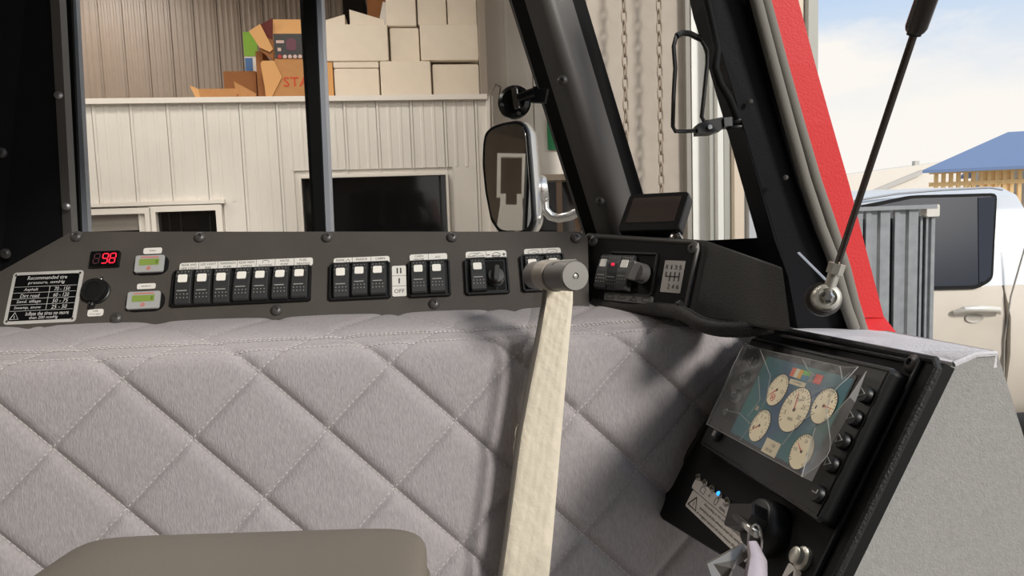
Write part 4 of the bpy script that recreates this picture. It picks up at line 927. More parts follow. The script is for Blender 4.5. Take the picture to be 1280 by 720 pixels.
mb.tube([rim[6] + V((-.004, 0, -.015)), rim[0] + V((-.004, .002, -.015))], 0.011, 10)
mb.build('rubber_edge', mat('ribbed_rubber', (26, 26, 27), 0.55, bump=0.8, bscale=500), pan)
p = ip(1143, 456, BH); inst(bolt_me, 'bolt', pan, T(p.x, p.y, BH) @ Matrix.Scale(1.15, 4))
# raised inner tray line
tr_ = [ip(*p, BH) for p in ((980, 421), (1152, 455), (1019, 728))]
MB().tube([(p.x, p.y, BH + 0.001) for p in tr_], 0.0028, 8).build('tray_rim', m_black, pan)
# display unit
DH = -0.0055; sv = ip(1000, 520, DH) - ip(1000, 520, 0)
du0, du1, dv0, dv1 = -0.2195, 0.0225, -0.105, 0.0265
DU = rrect(du1 - du0, dv1 - dv0, 0.005, 4, (du0 + du1) / 2, (dv0 + dv1) / 2)
dev = MB().prism(DU, BH - DH, 0.0, 0.003).build('display_unit', m_black, pan, (sv.x, sv.y, DH))
MB().tube([(du0 + .003, dv1 - .004, .0002), (du1 - .004, dv1 - .004, .0002), (du1 - .004, dv0 + .004, .0002), (du0 + .01, dv0 + .004, .0002)], 0.0008, 5).build('bezel_line', m_blackg, dev)
s0, s1, t0, t1_ = -0.168, -0.014, -0.080, 0.013
scr = MB().prism(rrect(s1 - s0, t1_ - t0, 0.002, 2, (s0 + s1) / 2, (t0 + t1_) / 2), -0.0008, 0.0006).build('screen', mat('screen_glass_black', (20, 26, 32), 0.3), pan, (sv.x, sv.y, DH))
ms = bpy.data.materials.new('screen_teal'); ms.use_nodes = True; nn = ms.node_tree; bs = nn.nodes['Principled BSDF']; bs.inputs['Roughness'].default_value = .3
tcx = nn.nodes.new('ShaderNodeTexCoord'); nzx = nn.nodes.new('ShaderNodeTexNoise'); nzx.inputs['Scale'].default_value = 14; nzx.inputs['Detail'].default_value = 1
rp = nn.nodes.new('ShaderNodeValToRGB'); rp.color_ramp.elements[0].position = .38; rp.color_ramp.elements[0].color = (*s2l((34, 70, 100)), 1); rp.color_ramp.elements[1].position = .62; rp.color_ramp.elements[1].color = (*s2l((28, 104, 96)), 1)
nn.links.new(tcx.outputs['Object'], nzx.inputs['Vector']); nn.links.new(nzx.outputs['Fac'], rp.inputs[0]); nn.links.new(rp.outputs[0], bs.inputs['Base Color']); nn.links.new(rp.outputs[0], bs.inputs['Emission Color']); bs.inputs['Emission Strength'].default_value = .22
MB().prism(rrect(.150, .086, 0.001, 2, (s0 + s1) / 2, (t0 + t1_) / 2), 0.0003, 0.0008).build('screen_image', ms, scr)
def em(name, rgb, k=0.22): return mat(name, rgb, 0.4, emit=rgb, estr=k)
m_dial = em('dial_cream', (206, 190, 158), .4); m_dink = em('dial_ink', (40, 34, 30), .02); m_dred = em('dial_red', (180, 50, 44), .3); m_dring = em('dial_ring', (150, 140, 116), .3)
def gauge(u, v, r, ang, nums, extra=None):
    d = MB().prism(circ(r, 32, u, v), 0.0008, 0.0012).build('gauge_dial', m_dial, scr)
    # everything on the dial is print: ring, ticks, numerals, needle
    return d, u, v, r, ang, nums, extra
prints = []
for g in (( -.0754, -.0317, .0218, 108, ('5', '10', '15', '20', '25', '30'), 'rpm'), (-.0368, -.0196, .0165, 0, ('1', '2', '3', '4', '.5'), None), (-.118, -.020, .0165, 218, ('4', '8', '12'), 'stop'), (-.118, -.058, .0165, 215, ('1', '2', '3', '4', '5', '6'), None), (-.0365, -.0625, .0160, 150, ('10', '50', '90'), None)):
    prints.append(gauge(*g))
for d, u, v, r, ang, nums, extra in prints:
    ink = MB()
    for k in range(25):
        a = R_(225 - 270 * k / 24); r0 = r * (.84 if k % 4 else .78); c_, s_ = math.cos(a), math.sin(a)
        ink.tube([(u + c_ * r0, v + s_ * r0, .0014), (u + c_ * r * .93, v + s_ * r * .93, .0014)], .00025, 4)
    for k, t_ in enumerate(nums):
        a = R_(225 - 270 * (k + .5) / len(nums)); put_text(ink, t_, u + math.cos(a) * r * .6, v + math.sin(a) * r * .6, .0014, r * .14 * len(t_), r * .2)
    if extra == 'rpm': put_text(ink, 'rpm', u, v + r * .42, .0014, r * .34, r * .14); put_text(ink, '0000', u, v - r * .42, .0014, r * .4, r * .14)
    ink.tube([(u + math.cos(2 * math.pi * i / 28) * r, v + math.sin(2 * math.pi * i / 28) * r, .001) for i in range(28)], .0005, 4, True)
    ink.lathe([(r * .09, .0013), (r * .09, .0018)], 10, T(u, v, 0)); ink.build('dial_print', m_dink, d)
    nd2 = MB(); nd2.tube([(u, v, .0016), (u + math.cos(R_(ang)) * r * .8, v + math.sin(R_(ang)) * r * .8, .0016)], [.0006, .0002], 5)
    if extra == 'stop': nd2.tube([(u - .001 + .0035 * math.cos(2 * math.pi * i / 12), v - r * .5 + .0035 * math.sin(2 * math.pi * i / 12), .0014) for i in range(12)], .0004, 4, True); nd2.box((u - .001, v - r * .5, .0014), (.002, .003, .0002))
    nd2.build('needle', m_dred, d)
for nm, c_, u0, u1, v0, v1 in (('icon_cell', (206, 92, 62), -.110, -.103, -.0035, .0055), ('icon_cell', (210, 200, 170), -.103, -.096, -.0035, .0055), ('icon_cell', (214, 150, 40), -.096, -.090, -.0035, .0055), ('icon_cell', (96, 160, 52), -.090, -.078, .001, .0055), ('icon_cell', (56, 110, 140), -.090, -.078, -.0035, .001), ('icon_cell', (120, 124, 124), -.078, -.071, -.0035, .0055), ('icon_cell', (204, 66, 50), -.069, -.057, -.0035, .0055), ('readout_strip', (206, 190, 158), -.105, -.077, -.0105, -.0055), ('readout_box', (206, 190, 158), -.096, -.070, -.0785, -.0645), ('readout_box', (170, 150, 130), -.140, -.135, -.046, -.041)):
    o = MB().box(((u0 + u1) / 2, (v0 + v1) / 2, .001), (u1 - u0 - .0003, v1 - v0 - .0003, .0004)).build(nm, em('screen_%d_%d_%d' % c_, c_, .25), scr)
ink = MB(); put_text(ink, '138', -.080, -.069, .0014, .006, .003); put_text(ink, '00:00', -.084, -.0745, .0014, .012, .003); put_text(ink, 'no messages', -.090, -.008, .0014, .016, .0022); ink.build('screen_text', m_dink, scr)
# buttons
btn = MB().lathe([(0.0072, -0.001), (0.0072, 0.0035), (0.0064, 0.0052), (0.001, 0.0056)], 20).mesh('button', m_black)
tri_me = MB().tube([(-.0032, .0030, .0058), (-.0032, -.0030, .0058), (.0034, 0, .0058)], .00045, 5, True).mesh('triangle_mark', m_inkw)
SVI = T(-sv.x, -sv.y, -DH)
for k in range(4):
    b_ = inst(btn, 'button', dev, SVI @ T(0, -.02 * k, DH))
    MB().tube([(-.0032, -.02 * k + .0034, .0002), (-.0032, -.02 * k - .0034, .0002), (.0036, -.02 * k, .0002)], .0006, 5, True, SVI).build('triangle_mark', m_inkw, dev)
    b_ = inst(btn, 'button', dev, SVI @ T(-.1965, -.02 * k, DH))
    MB().tube([(-.1965 + .0032, -.02 * k + .0034, .0002), (-.1965 + .0032, -.02 * k - .0034, .0002), (-.1965 - .0036, -.02 * k, .0002)], .0006, 5, True, SVI).build('triangle_mark', m_inkw, dev)
p = ip(1018, 615); inst(btn, 'button', dev, SVI @ T(p.x, p.y, DH)); MB().tube([(p.x - .003, p.y, .0002), (p.x + .003, p.y, .0002), (p.x + .003, p.y + .003, .0002)], .0005, 5, False, SVI).build('return_mark', m_inkw, dev)
inst(btn, 'button', dev, SVI @ T(-.1965, p.y, DH)); ink = MB()
for k in (-1, 0, 1): ink.box((-.1965 + k * .0022, p.y, .0003), (.001, .006, .0003), SVI)
ink.build('menu_mark', m_inkw, dev)
# crinkled protective film
cs = [ip(*p, .004) for p in ((936, 433), (1083, 464), (1013, 601), (889, 533))]
def film_pt(a, b):  # pressed over the keys
    p = (cs[0] * (1 - a) + cs[1] * a) * (1 - b) + (cs[3] * (1 - a) + cs[2] * a) * b
    z = .0030 + .0009 * math.sin(a * 9 + b * 4) * math.sin(b * 7 - a * 3) + .0006 * abs(math.sin(a * 23 + b * 17))
    if a > .86: z += (a - .86) * .06 * (1 + math.sin(b * 6))
    if a < .22: z += (.22 - a) * .03
    q_ = V((p.x, p.y, 0)); q_.z = z
    q_.x += (.0035 * math.sin(b * 11) if a > .97 else 0); return tuple(q_)
fm = bpy.data.materials.new('clear_crinkled_film'); fm.use_nodes = True; t_ = fm.node_tree; t_.nodes.clear()
tr = t_.nodes.new('ShaderNodeBsdfTransparent'); tr.inputs[0].default_value = (.88, .88, .86, 1); g2 = t_.nodes.new('ShaderNodeBsdfGlossy'); g2.inputs['Roughness'].default_value = .3
fr_ = t_.nodes.new('ShaderNodeFresnel'); fr_.inputs[0].default_value = 1.12; ad = t_.nodes.new('ShaderNodeMath'); ad.operation = 'ADD'; ad.inputs[1].default_value = .0; ad.use_clamp = True; df_ = t_.nodes.new('ShaderNodeBsdfDiffuse'); df_.inputs[0].default_value = (.8, .8, .8, 1); mx0 = t_.nodes.new('ShaderNodeMixShader'); mx0.inputs[0].default_value = .11; mxs = t_.nodes.new('ShaderNodeMixShader'); oo = t_.nodes.new('ShaderNodeOutputMaterial')
tcx = t_.nodes.new('ShaderNodeTexCoord'); nzx = t_.nodes.new('ShaderNodeTexNoise'); nzx.inputs['Scale'].default_value = 90; nzx.inputs['Distortion'].default_value = 2; bn = t_.nodes.new('ShaderNodeBump'); bn.inputs['Strength'].default_value = .22; bn.inputs['Distance'].default_value = .002
t_.links.new(tcx.outputs['Object'], nzx.inputs['Vector']); t_.links.new(nzx.outputs['Fac'], bn.inputs['Height']); t_.links.new(bn.outputs[0], g2.inputs['Normal']); t_.links.new(bn.outputs[0], fr_.inputs['Normal'])
mxs.inputs[0].default_value = .07; t_.links.new(tr.outputs[0], mx0.inputs[1]); t_.links.new(df_.outputs[0], mx0.inputs[2]); t_.links.new(mx0.outputs[0], mxs.inputs[1]); t_.links.new(g2.outputs[0], mxs.inputs[2]); t_.links.new(mxs.outputs[0], oo.inputs[0])
mb = MB(); mb.grid(film_pt, 60, 40); mb.build('protective_film', fm, pan, label='clear crinkled film over the screen')
m_fedge = mat('film_edge_glint', (210, 208, 204), .35, alpha=.45); m_flap = mat('film_flap_haze', (205, 203, 200), .3, alpha=.38)  # film is clear; pale edges and creases put its glints into colour
edge_ = [film_pt(a / 20, 0) for a in range(21)]; e2_ = [film_pt(1, b / 20) for b in range(21)]; e3_ = [film_pt(a / 20, 1) for a in range(21)]; e4_ = [film_pt(0, b / 20) for b in range(21)]
for e_ in (edge_, e2_, e3_, e4_): MB().tube(e_, .00035, 4).build('film_edge', m_fedge, pan)
crease = [((950, 437), (963, 470), (958, 500), (940, 530), (925, 550)), ((1003, 449), (1010, 462), (1020, 470)), ((1050, 458), (1053, 475), (1062, 466)), ((978, 556), (1000, 527), (1018, 516)), ((948, 470), (950, 500), (935, 520)), ((905, 512), (925, 517), (938, 530))]
for c_ in crease: MB().tube([tuple(ip(*p_, .0045)) for p_ in c_], .0004, 4).build('film_crease', m_fedge, pan)
ol = [(1083, 464), (1062, 496), (1040, 520), (1019, 534), (1011, 562), (1002, 596)]; inn_ = [(1081, 470), (1069, 503), (1053, 533), (1036, 562), (1025, 582), (1015, 602)]
fo, fi = [ip(*p_, .010) for p_ in ol], [ip(*p_, .005) for p_ in inn_]
mb = MB(); mb.add([tuple(p_) for p_ in fo] + [tuple(p_) for p_ in fi], [(k, k + 1, 7 + k, 6 + k) for k in range(5)], None, 0, True); mb.build('film_flap', m_flap, pan)
MB().tube([tuple(p_) for p_ in fo], .0005, 5).build('film_edge', m_fedge, pan)
# warning lamps and stickers
led = MB().lathe([(.0040, 0), (.0040, .002), (.0030, .0035), (.0026, .0030)], 14).mesh('lamp_bezel', m_steel)
l0, l1 = ip(875, 597, BH), ip(922, 635, BH)
for k in range(6):
    p = l0.lerp(l1, k / 5); b_ = inst(led, 'warning_lamp', pan, T(p.x, p.y, BH))
    MB().lathe([(.0027, .002), (.002, .0045), (.0006, .0055)], 12).build('lens', mat('blue_lit_lens', (60, 170, 255), .3, emit=(50, 160, 255), estr=1.4) if k == 3 else mat('clear_lamp_lens', (120, 112, 100), .15, metal=.5), b_)
q = [ip(*p, BH) for p in ((870, 598), (922, 640), (917, 651), (866, 611))]; cx = sum(p.x for p in q) / 4; cy = sum(p.y for p in q) / 4; w_ = (q[1] - q[0]).length; h_ = (q[0] - q[3]).length
m_stk = mat('dull_silver_sticker', (214, 208, 202), .5)
dx = (q[1] - q[0]); ang = math.atan2(dx.y, dx.x)
def ic_p(mb, xc, w_, h_, M):
    vs, fs = textmesh('(P)', w_ * .6, h_ * .5); mb.add(vs, fs, M @ T(xc, 0, .00095))
def ic_oval(mb, xc, w_, h_, M): outline(mb, [(xc + w_ * .18 * math.cos(2 * math.pi * i / 12), h_ * .33 * math.sin(2 * math.pi * i / 12)) for i in range(13)], .0003, M)
label_strip(pan, cx - w_ / 2, cx + w_ / 2, cy, h_, ['', ic_sq, 'AC', ic_oval, 'TURN\nSIGNAL', ic_p], ang, BH, m_stk, divs=False)
q = [ip(*p, BH) for p in ((866, 613), (945, 676), (936, 706), (855, 633))]; w_ = (q[1] - q[0]).length; h_ = (q[0] - q[3]).length * .95; cx = sum(p.x for p in q) / 4; cy = sum(p.y for p in q) / 4
MW = T(cx, cy, BH) @ RZ(ang)
stk = MB().prism(rrect(w_, h_, .002), 0, .0006, 0, MW).build('warning_sticker', m_stk, pan)
ink = MB(); tri = [(-w_ * .47, -h_ * .3), (-w_ * .32, -h_ * .3), (-w_ * .395, h_ * .32), (-w_ * .47, -h_ * .3)]; outline(ink, tri, .0006, MW, .0009); ink.box((-w_ * .395, -h_ * .06, .0009), (.0008, h_ * .2, .0002), MW)
for k, l in enumerate(('According to the emission standards,', 'pumping of the wheels must be carried out', 'at engine speed of not more than')):
    vs, fs = textmesh(l, w_ * (.62, .74, .66)[k], h_ * .19); ink.add(vs, fs, MW @ T(w_ * (.06, .09, .03)[k], h_ * (.3 - .3 * k), .0009))
ink.build('lettering', m_ink, stk)
# ignition switch, push button, corner sticker
p = ip(968, 664, BH)
ig = MB().lathe([(.0235, 0), (.0235, .012), (.021, .020), (.0195, .021), (.0001, .021)], 28, T(p.x, p.y, BH)).build('ignition_switch', m_black, pan)
MB().prism([(-.020, -.010), (.016, -.010), (.020, 0), (.016, .010), (-.020, .010)], .018, .036, .002, T(p.x, p.y, BH) @ RZ(R_(20))).build('switch_grip', m_black, ig)
p2 = ip(1005, 699, BH); pb = MB().lathe([(.0095, 0), (.0095, .003), (.0075, .0045), (.0068, .0046), (.0068, .009), (.0055, .010), (.0001, .010)], 24, T(p2.x, p2.y, BH)).build('push_button', m_zinc, pan)
p3 = ip(993, 714, BH); o = MB().prism(rrect(.02, .014, .002, 3, p3.x, p3.y - .004), BH, BH + .0008).build('corner_sticker', m_stk, pan)
MB().prism([(p3.x - .004, p3.y - .007), (p3.x + .004, p3.y - .007), (p3.x, p3.y)], BH + .0008, BH + .0011).build('mark', m_ink, o)
# key with ring, metal tag and wrapped fob
kw = FCl.M @ V((p.x - .004, p.y - .004, BH + .036)); key = thing('ignition_key', 'ignition key hanging metal tag and clear wrapped fob from black switch', 'key', loc=kw)
def kl(px, py, d): return P(px, py, d) - kw
MB().tube([V((0, 0, 0)), kl(946, 668, .53)], .003, 6).build('key_shaft', m_steel, key)
c0 = kl(944, 676, .525); MB().tube([c0 + RT * .010 * math.cos(a) * .5 + UP * .012 * math.sin(a) for a in [2 * math.pi * i / 16 for i in range(16)]], .0009, 6, True).build('key_ring', m_steel, key)
a = [kl(*p_) for p_ in ((884, 705, .52), (930, 680, .53), (939, 694, .525), (915, 712, .51), (918, 760, .50), (898, 745, .505))]; MB().hexa(a, [x + FW * .003 for x in a]).build('metal_tag', mat('worn_tag_metal', (150, 146, 142), .4, metal=.7), key)
fb = MB(); A = [kl(940, 678, .522), kl(947, 700, .515), kl(945, 725, .505), kl(940, 760, .495)]
fb.tube(A, [.006, .0105, .0125, .012], 10, flat=.55); fb.build('wrapped_fob', mat('crinkled_clear_wrap', (178, 168, 176), .2, bump=1.0, bscale=120, stretch=(1, 1, .3), spec=.8), key)

# ------------------------------------------------------------------ side console with padded ledge
_pl = lambda px, py: FCl.M @ ip(px, py, BH - .011)
B_ = _pl(1191, 453); _db = (B_ - CAM).dot(FW); C_ = P(1246, 439, _db)
sc = thing('side_console', 'grey grained leatherette side console with padded ledge painted pale as in daylight, by the door', 'console', loc=B_)
rear = [B_, C_, P(1286, 566, _db + .002), P(1312, 745, _db + .005), _pl(1048, 745)]
ex_ = FW * .27
mb = MB(); far = [_pl(959, 409), P(1112, 414, .79)]
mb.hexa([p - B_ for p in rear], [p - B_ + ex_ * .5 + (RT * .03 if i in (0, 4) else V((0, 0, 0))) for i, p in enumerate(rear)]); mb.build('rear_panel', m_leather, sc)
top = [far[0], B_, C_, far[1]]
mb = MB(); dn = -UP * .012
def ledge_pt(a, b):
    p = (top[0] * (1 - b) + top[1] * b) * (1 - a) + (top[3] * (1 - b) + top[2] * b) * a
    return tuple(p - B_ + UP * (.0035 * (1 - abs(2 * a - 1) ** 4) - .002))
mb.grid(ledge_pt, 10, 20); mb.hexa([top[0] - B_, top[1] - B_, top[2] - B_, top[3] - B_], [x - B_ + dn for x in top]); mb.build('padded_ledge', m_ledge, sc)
MB().tube([ledge_pt(0.02, 1.0), ledge_pt(.5, 1.0), ledge_pt(.98, 1.0)], .0022, 6).tube([V(ledge_pt(0.97, b / 10)) for b in range(11)], .002, 6).build('seam_piping', m_ledge, sc)
a_, b_, c_ = C_, rear[2], rear[3]
mb = MB(); mb.hexa([a_ - B_, b_ - B_, c_ - B_], [far[1] - B_, far[1] - B_ - UP * .12 + RT * .02, far[1] - B_ - UP * .3 + RT * .03]); mb.build('outer_skin', m_leather, sc)

# ------------------------------------------------------------------ steering lever
G1, G0 = P(719, 345, .70), P(668, 344, .80)
lev = thing('steering_lever', 'cream taped steering lever with dark round grip rising across quilted cover', 'lever', loc=P(655, 720, .71))
LO = P(655, 720, .71)
ax = (G1 - G0).normalized(); gm = (ax.to_track_quat('Z', 'Y')).to_matrix().to_4x4(); gm.translation = G0 - LO; gl_ = (G1 - G0).length
MB().lathe([(.0138, 0), (.0152, .003), (.0152, gl_ - .004), (.0148, gl_ - .001), (.0136, gl_), (.0032, gl_), (.0026, gl_ - .003), (.0005, gl_ - .003)], 32, gm).build('grip', mat('grip_grey', (104, 100, 96), .5), lev)
MB().lathe([(.0140, gl_ - .0006), (.0138, gl_ + .0009), (.0034, gl_ + .0012), (.0026, gl_ - .002), (.0005, gl_ - .002)], 28, gm).build('end_cap', mat('grip_end', (138, 134, 128), .45), lev)
MB().lathe([(.0022, gl_ - .001), (.002, gl_ + .001), (.0004, gl_ + .0012)], 10, gm).build('cap_screw', m_steel, lev)
MB().lathe([(.0153, gl_ * .30), (.0168, gl_ * .30), (.0168, gl_ * .56), (.0153, gl_ * .56)], 28, gm).build('grip_strap', mat('pale_strap_steel', (158, 150, 138), .45, metal=.2), lev)
# bar: flat steel wrapped in tape, from the grip down to the viewer
def bar_ring(py, d, x0, x1): return P(x0, py, d), P(x1, py, d)
stn = [(352, .776, 683, 716), (378, .776, 679, 716), (430, .775, 671, 711), (480, .775, 662, 707), (540, .774, 651, 702), (600, .773, 643, 697), (660, .772, 636, 692), (725, .770, 627, 686), (780, .768, 619, 681)]
mb = MB(); n = 26; rows = []
rng = random.Random(3)
path = []
for i in range(len(stn) - 1):
    for k in range(8):
        t = k / 8; path.append(tuple(stn[i][j] * (1 - t) + stn[i + 1][j] * t for j in range(4)))
path.append(stn[-1])
vs = []; NW = 14
ph = [rng.uniform(0, 6.28) for _ in range(12)]
for i, (py, d, x0, x1) in enumerate(path):
    a, b = P(x0, py, d), P(x1, py, d); ew = (b - a).normalized(); fr2 = -(FW * .95 - UP * 0.2).normalized(); th = .0045
    for k in range(NW):
        t = k / (NW - 1); wr_ = .0003 * math.sin(i * .9 + t * 9 + ph[0]) + .0003 * math.sin(i * 1.7 - t * 13 + ph[1]) + .0005 * math.sin(i * .37 + t * 31 + ph[2])
        edge = 1 - abs(2 * t - 1) ** 8; vs.append(a.lerp(b, t) + fr2 * (th * edge * .5 + wr_ * edge) - LO)
    vs.append(b - fr2 * th - LO); vs.append(a - fr2 * th - LO)
m_ = NW + 2; nr = len(path)
fs = [(i * m_ + k, i * m_ + (k + 1) % m_, (i + 1) * m_ + (k + 1) % m_, (i + 1) * m_ + k) for i in range(nr - 1) for k in range(m_)]
mb.add(vs, fs, None, 0, True); mb.build('taped_bar', m_tape, lev)
# steel edge strap from grip along the left side
est = [P(*p) for p in ((688, 338, .755), (683, 350, .765), (680, 378, .772), (671, 430, .773), (661, 480, .773), (650, 540, .772), (642, 600, .771), (634, 662, .770), (625, 725, .768), (617, 780, .766))]
MB().tube([p - LO - FW * .014 - RT * .001 for p in est], .0026, 6).tube([P(688, 338, .735) - LO, P(692, 331, .728) - LO, P(702, 327.5, .722) - LO, P(720, 326.5, .705) - LO], .0022, 6).build('bar_edge', mat('grey_bar_steel', (112, 106, 98), .45, metal=.4), lev)
lp = MB(); aa = [(684, 362), (692, 334), (706, 327)]
# thread loops and loose film
th_ = MB()
for (px, py, d) in ((651, 545, .772), (649, 562, .772), (641, 640, .77)):
    c = P(px, py, d - .012) - LO; th_.tube([c + RT * (.006 * math.cos(a * 1.0)) * (1 if px < 690 else 2) + UP * (.014 * math.sin(a)) for a in [k * .5 for k in range(11)]], .0005, 4)
o = th_.build('loose_thread', m_tape, lev); o['kind'] = 'stuff'
fl_ = [((672, 352, .775), (684, 362, .77)), ((662, 390, .775), (679, 390, .768)), ((656, 440, .772), (670, 440, .765)), ((648, 500, .770), (658, 500, .762)), ((645, 560, .768), (648, 560, .76))]
def flap_pt(a, b):
    k = b * (len(fl_) - 1); i = min(int(k), len(fl_) - 2); t = k - i
    l = P(*fl_[i][0]).lerp(P(*fl_[i + 1][0]), t); r = P(*fl_[i][1]).lerp(P(*fl_[i + 1][1]), t)
    return tuple(l.lerp(r, a) - LO + FW * .002 * math.sin(b * 19 + a * 3) + RT * (.0012 * math.sin(b * 31) * (1 - a)))
mb = MB(); mb.grid(flap_pt, 6, 40); mb.build('clear_wrap', fm, lev, label='loose clear plastic wrap')

# ------------------------------------------------------------------ seat edge in the foreground
seat = thing('seat_cushion', 'taupe vinyl cushion edge in the lower left foreground', 'cushion', loc=P(285, 760, .46))
SO = P(285, 760, .46); sw = 490 / 900 * .46 / 2; FSx = Frame(SO, camv(.995, -.006, .08), UP)
seat.matrix_world = FSx.M
pr = []
mb = MB(); nn_ = 64
def seat_pt(a, b):
    th2 = 2 * math.pi * a; ph2 = math.pi * (b - .5); e1_, e2 = .35, .22
    sg = lambda v, e: math.copysign(abs(v) ** e, v)
    return (sw * sg(math.cos(ph2), e1_) * sg(math.cos(th2), e2), .031 * sg(math.sin(ph2), e1_), .07 * sg(math.cos(ph2), e1_) * sg(math.sin(th2), e2))
mb.grid(seat_pt, 64, 24); mb.build('cushion_pad', m_taupe, seat)
MB().tube([(sw * math.copysign(abs(math.cos(a)) ** .22, math.cos(a)), -.002, .07 * math.copysign(abs(math.sin(a)) ** .22, math.sin(a))) for a in [2 * math.pi * i / 60 for i in range(60)]], .0022, 6, True).build('piping', m_taupe, seat)
MB().box((0, -.11, 0), (sw * 1.9, .16, .12)).build('seat_base', m_black, seat)

# ------------------------------------------------------------------ windshield, pillars
lf = thing('left_frame_panel', 'flat black metal panel left of the windshield', 'panel', loc=P(0, 330, 1.02))
LP = P(0, 330, 1.02)
UPX = {-120: 1.22, -60: 1.45, -90: 1.32}      # carry the upright members up to the roof
def slabl(mb, pts, back, o): 
    a = [P(*p) - o for p in pts]; k = UPX.get(pts[0][1])
    if k and len(a) == 4: a[0] = a[3] + (a[0] - a[3]) * k; a[1] = a[2] + (a[1] - a[2]) * k
    return mb.hexa(a, [p + FW * back for p in a])
slabl(MB(), [(-300, -212, .91), (51, -212, .96), (56, -120, .97), (79, 296, 1.02), (0, 345, 1.01), (-300, 640, .95)], .02, LP).build('metal_sheet', mat('flat_black_paint', (24, 24, 26), .6, spec=.15), lf)
slabl(MB(), [(56, -120, .968), (68, -120, .965), (90, 296, 1.015), (79, 296, 1.018)], .015, LP).build('edge_strip', mat('grey_edge_strip', (112, 110, 108), .45, metal=.3), lf)
for px, py, d in ((73, 119, .985), (83, 258, 1.005)):
    mt = ((-FW + RT * .3).to_track_quat('Z', 'Y')).to_matrix().to_4x4(); mt.translation = P(px, py, d) - LP; inst(MB().lathe([(.0055, 0), (.005, .002), (.003, .0032), (.0005, .0034)], 14).mesh('bolt', m_alu), 'bolt', lf, mt)
for px, py, d in ((2, 191, .975), (7, 317, 1.0)):
    mt = ((-FW + RT * .2).to_track_quat('Z', 'Y')).to_matrix().to_4x4(); mt.translation = P(px, py, d) - LP; inst(bolt_me, 'bolt', lf, mt)
WSO = P(240, 300, 1.09); ws = thing('windshield', 'two pane windshield with black rubber seal and slim divider bar', 'windshield', loc=WSO)
slabl(MB(), [(66, -120, 1.00), (84, -120, 1.0), (101, 300, 1.05), (88, 300, 1.05)], .005, WSO).build('rubber_seal', m_rubber, ws)
m_edge = mat('silver_glass_edge', (164, 168, 176), .35, metal=.2)
slabl(MB(), [(80, -60, 1.03), (85, -60, 1.03), (103, 300, 1.08), (98, 300, 1.08)], .01, WSO).build('edge_strip', m_edge, ws)
slabl(MB(), [(87, -60, 1.032), (91.5, -60, 1.032), (111, 300, 1.082), (104, 300, 1.082)], .01, WSO).build('edge_strip', m_edge, ws)
slabl(MB(), [(371, -60, 1.05), (379, -60, 1.05), (397, 300, 1.1), (391, 300, 1.1)], .012, WSO).build('divider_bar', mat('charcoal_bar', (58, 60, 62), .5), ws)
slabl(MB(), [(376, -60, 1.04), (392, -60, 1.04), (407, 300, 1.09), (394, 300, 1.09)], .008, WSO).build('divider_bar', m_rubber, ws)
slabl(MB(), [(391.5, -60, 1.045), (399, -60, 1.045), (414.5, 300, 1.095), (406.5, 300, 1.095)], .02, WSO).build('edge_strip', m_edge, ws)
gp = [(75, -90, 1.045), (382, -90, 1.06), (401, 330, 1.105), (97, 330, 1.09)]; slabl(MB(), gp, .004, WSO).build('pane', m_glass, ws)
gp = [(386, -90, 1.06), (640, -90, 1.075), (752, 330, 1.125), (403, 330, 1.105)]; slabl(MB(), gp, .004, WSO).build('pane', m_glass, ws)
# centre pillar: folded section swept from foot to head
CPO = P(760, 300, 1.03); cpil = thing('corner_pillar', 'dark grey folded corner pillar beside the door mirror', 'pillar', loc=CPO)
def station(y, xs_, ds): return [P(x, y, d) for x, d in zip(xs_, ds)]
k0 = station(-212, [572, 590, 620, 652, 668], [.957, .943, .92, .948, .962]); k1 = station(305, [735.5, 750, 779, 807, 823], [1.10, 1.085, 1.05, 1.08, 1.095])
def strip_solid(i, j, back): return MB().hexa([k0[i] - CPO, k0[j] - CPO, k1[j] - CPO, k1[i] - CPO], [p - CPO + FW * back for p in (k0[i], k0[j], k1[j], k1[i])])
m_pil = mat('pillar_satin_grey', (92, 90, 87), .36, bump=.15, bscale=700)
strip_solid(0, 1, .03).build('rubber_seal', m_rubber, cpil); strip_solid(3, 4, .03).build('rubber_seal', m_rubber, cpil)
mb = MB(); nst = 9; cols_ = []
for s_ in range(7):                                   # rounded fold
    pass
def fold(k):
    a, m_, b = k[1], k[2], k[3]; pts = []
    for t in [i / 12 for i in range(13)]:
        pts.append(a * (1 - t) ** 2 + m_ * 2 * t * (1 - t) + b * t * t if False else (a.lerp(m_, t * 2) if t < .5 else m_.lerp(b, t * 2 - 1)))
    out_ = list(pts)
    for i in range(4, 9):
        out_[i] = (pts[i - 2] + pts[i - 1] + pts[i] + pts[i + 1] + pts[i + 2]) / 5
    return out_
f0, f1 = fold(k0), fold(k1); n = len(f0)
vs = [p - CPO for p in f0] + [p - CPO for p in f1] + [p - CPO + FW * .04 for p in f0] + [p - CPO + FW * .04 for p in f1]
mb.add(vs, [(i, i + 1, n + i + 1, n + i) for i in range(n - 1)], None, 0, True); mb.add(vs, [(2 * n + i, 3 * n + i, 3 * n + i + 1, 2 * n + i + 1) for i in range(n - 1)], None, 0, True)
mb.build('pillar_skin', m_pil, cpil)
for px, py, d in ((703, 101, .985), (750, 252, 1.045)):
    mt = ((-FW - RT * .35).to_track_quat('Z', 'Y')).to_matrix().to_4x4(); mt.translation = P(px, py, d) - CPO; inst(bolt_me, 'bolt', cpil, mt)
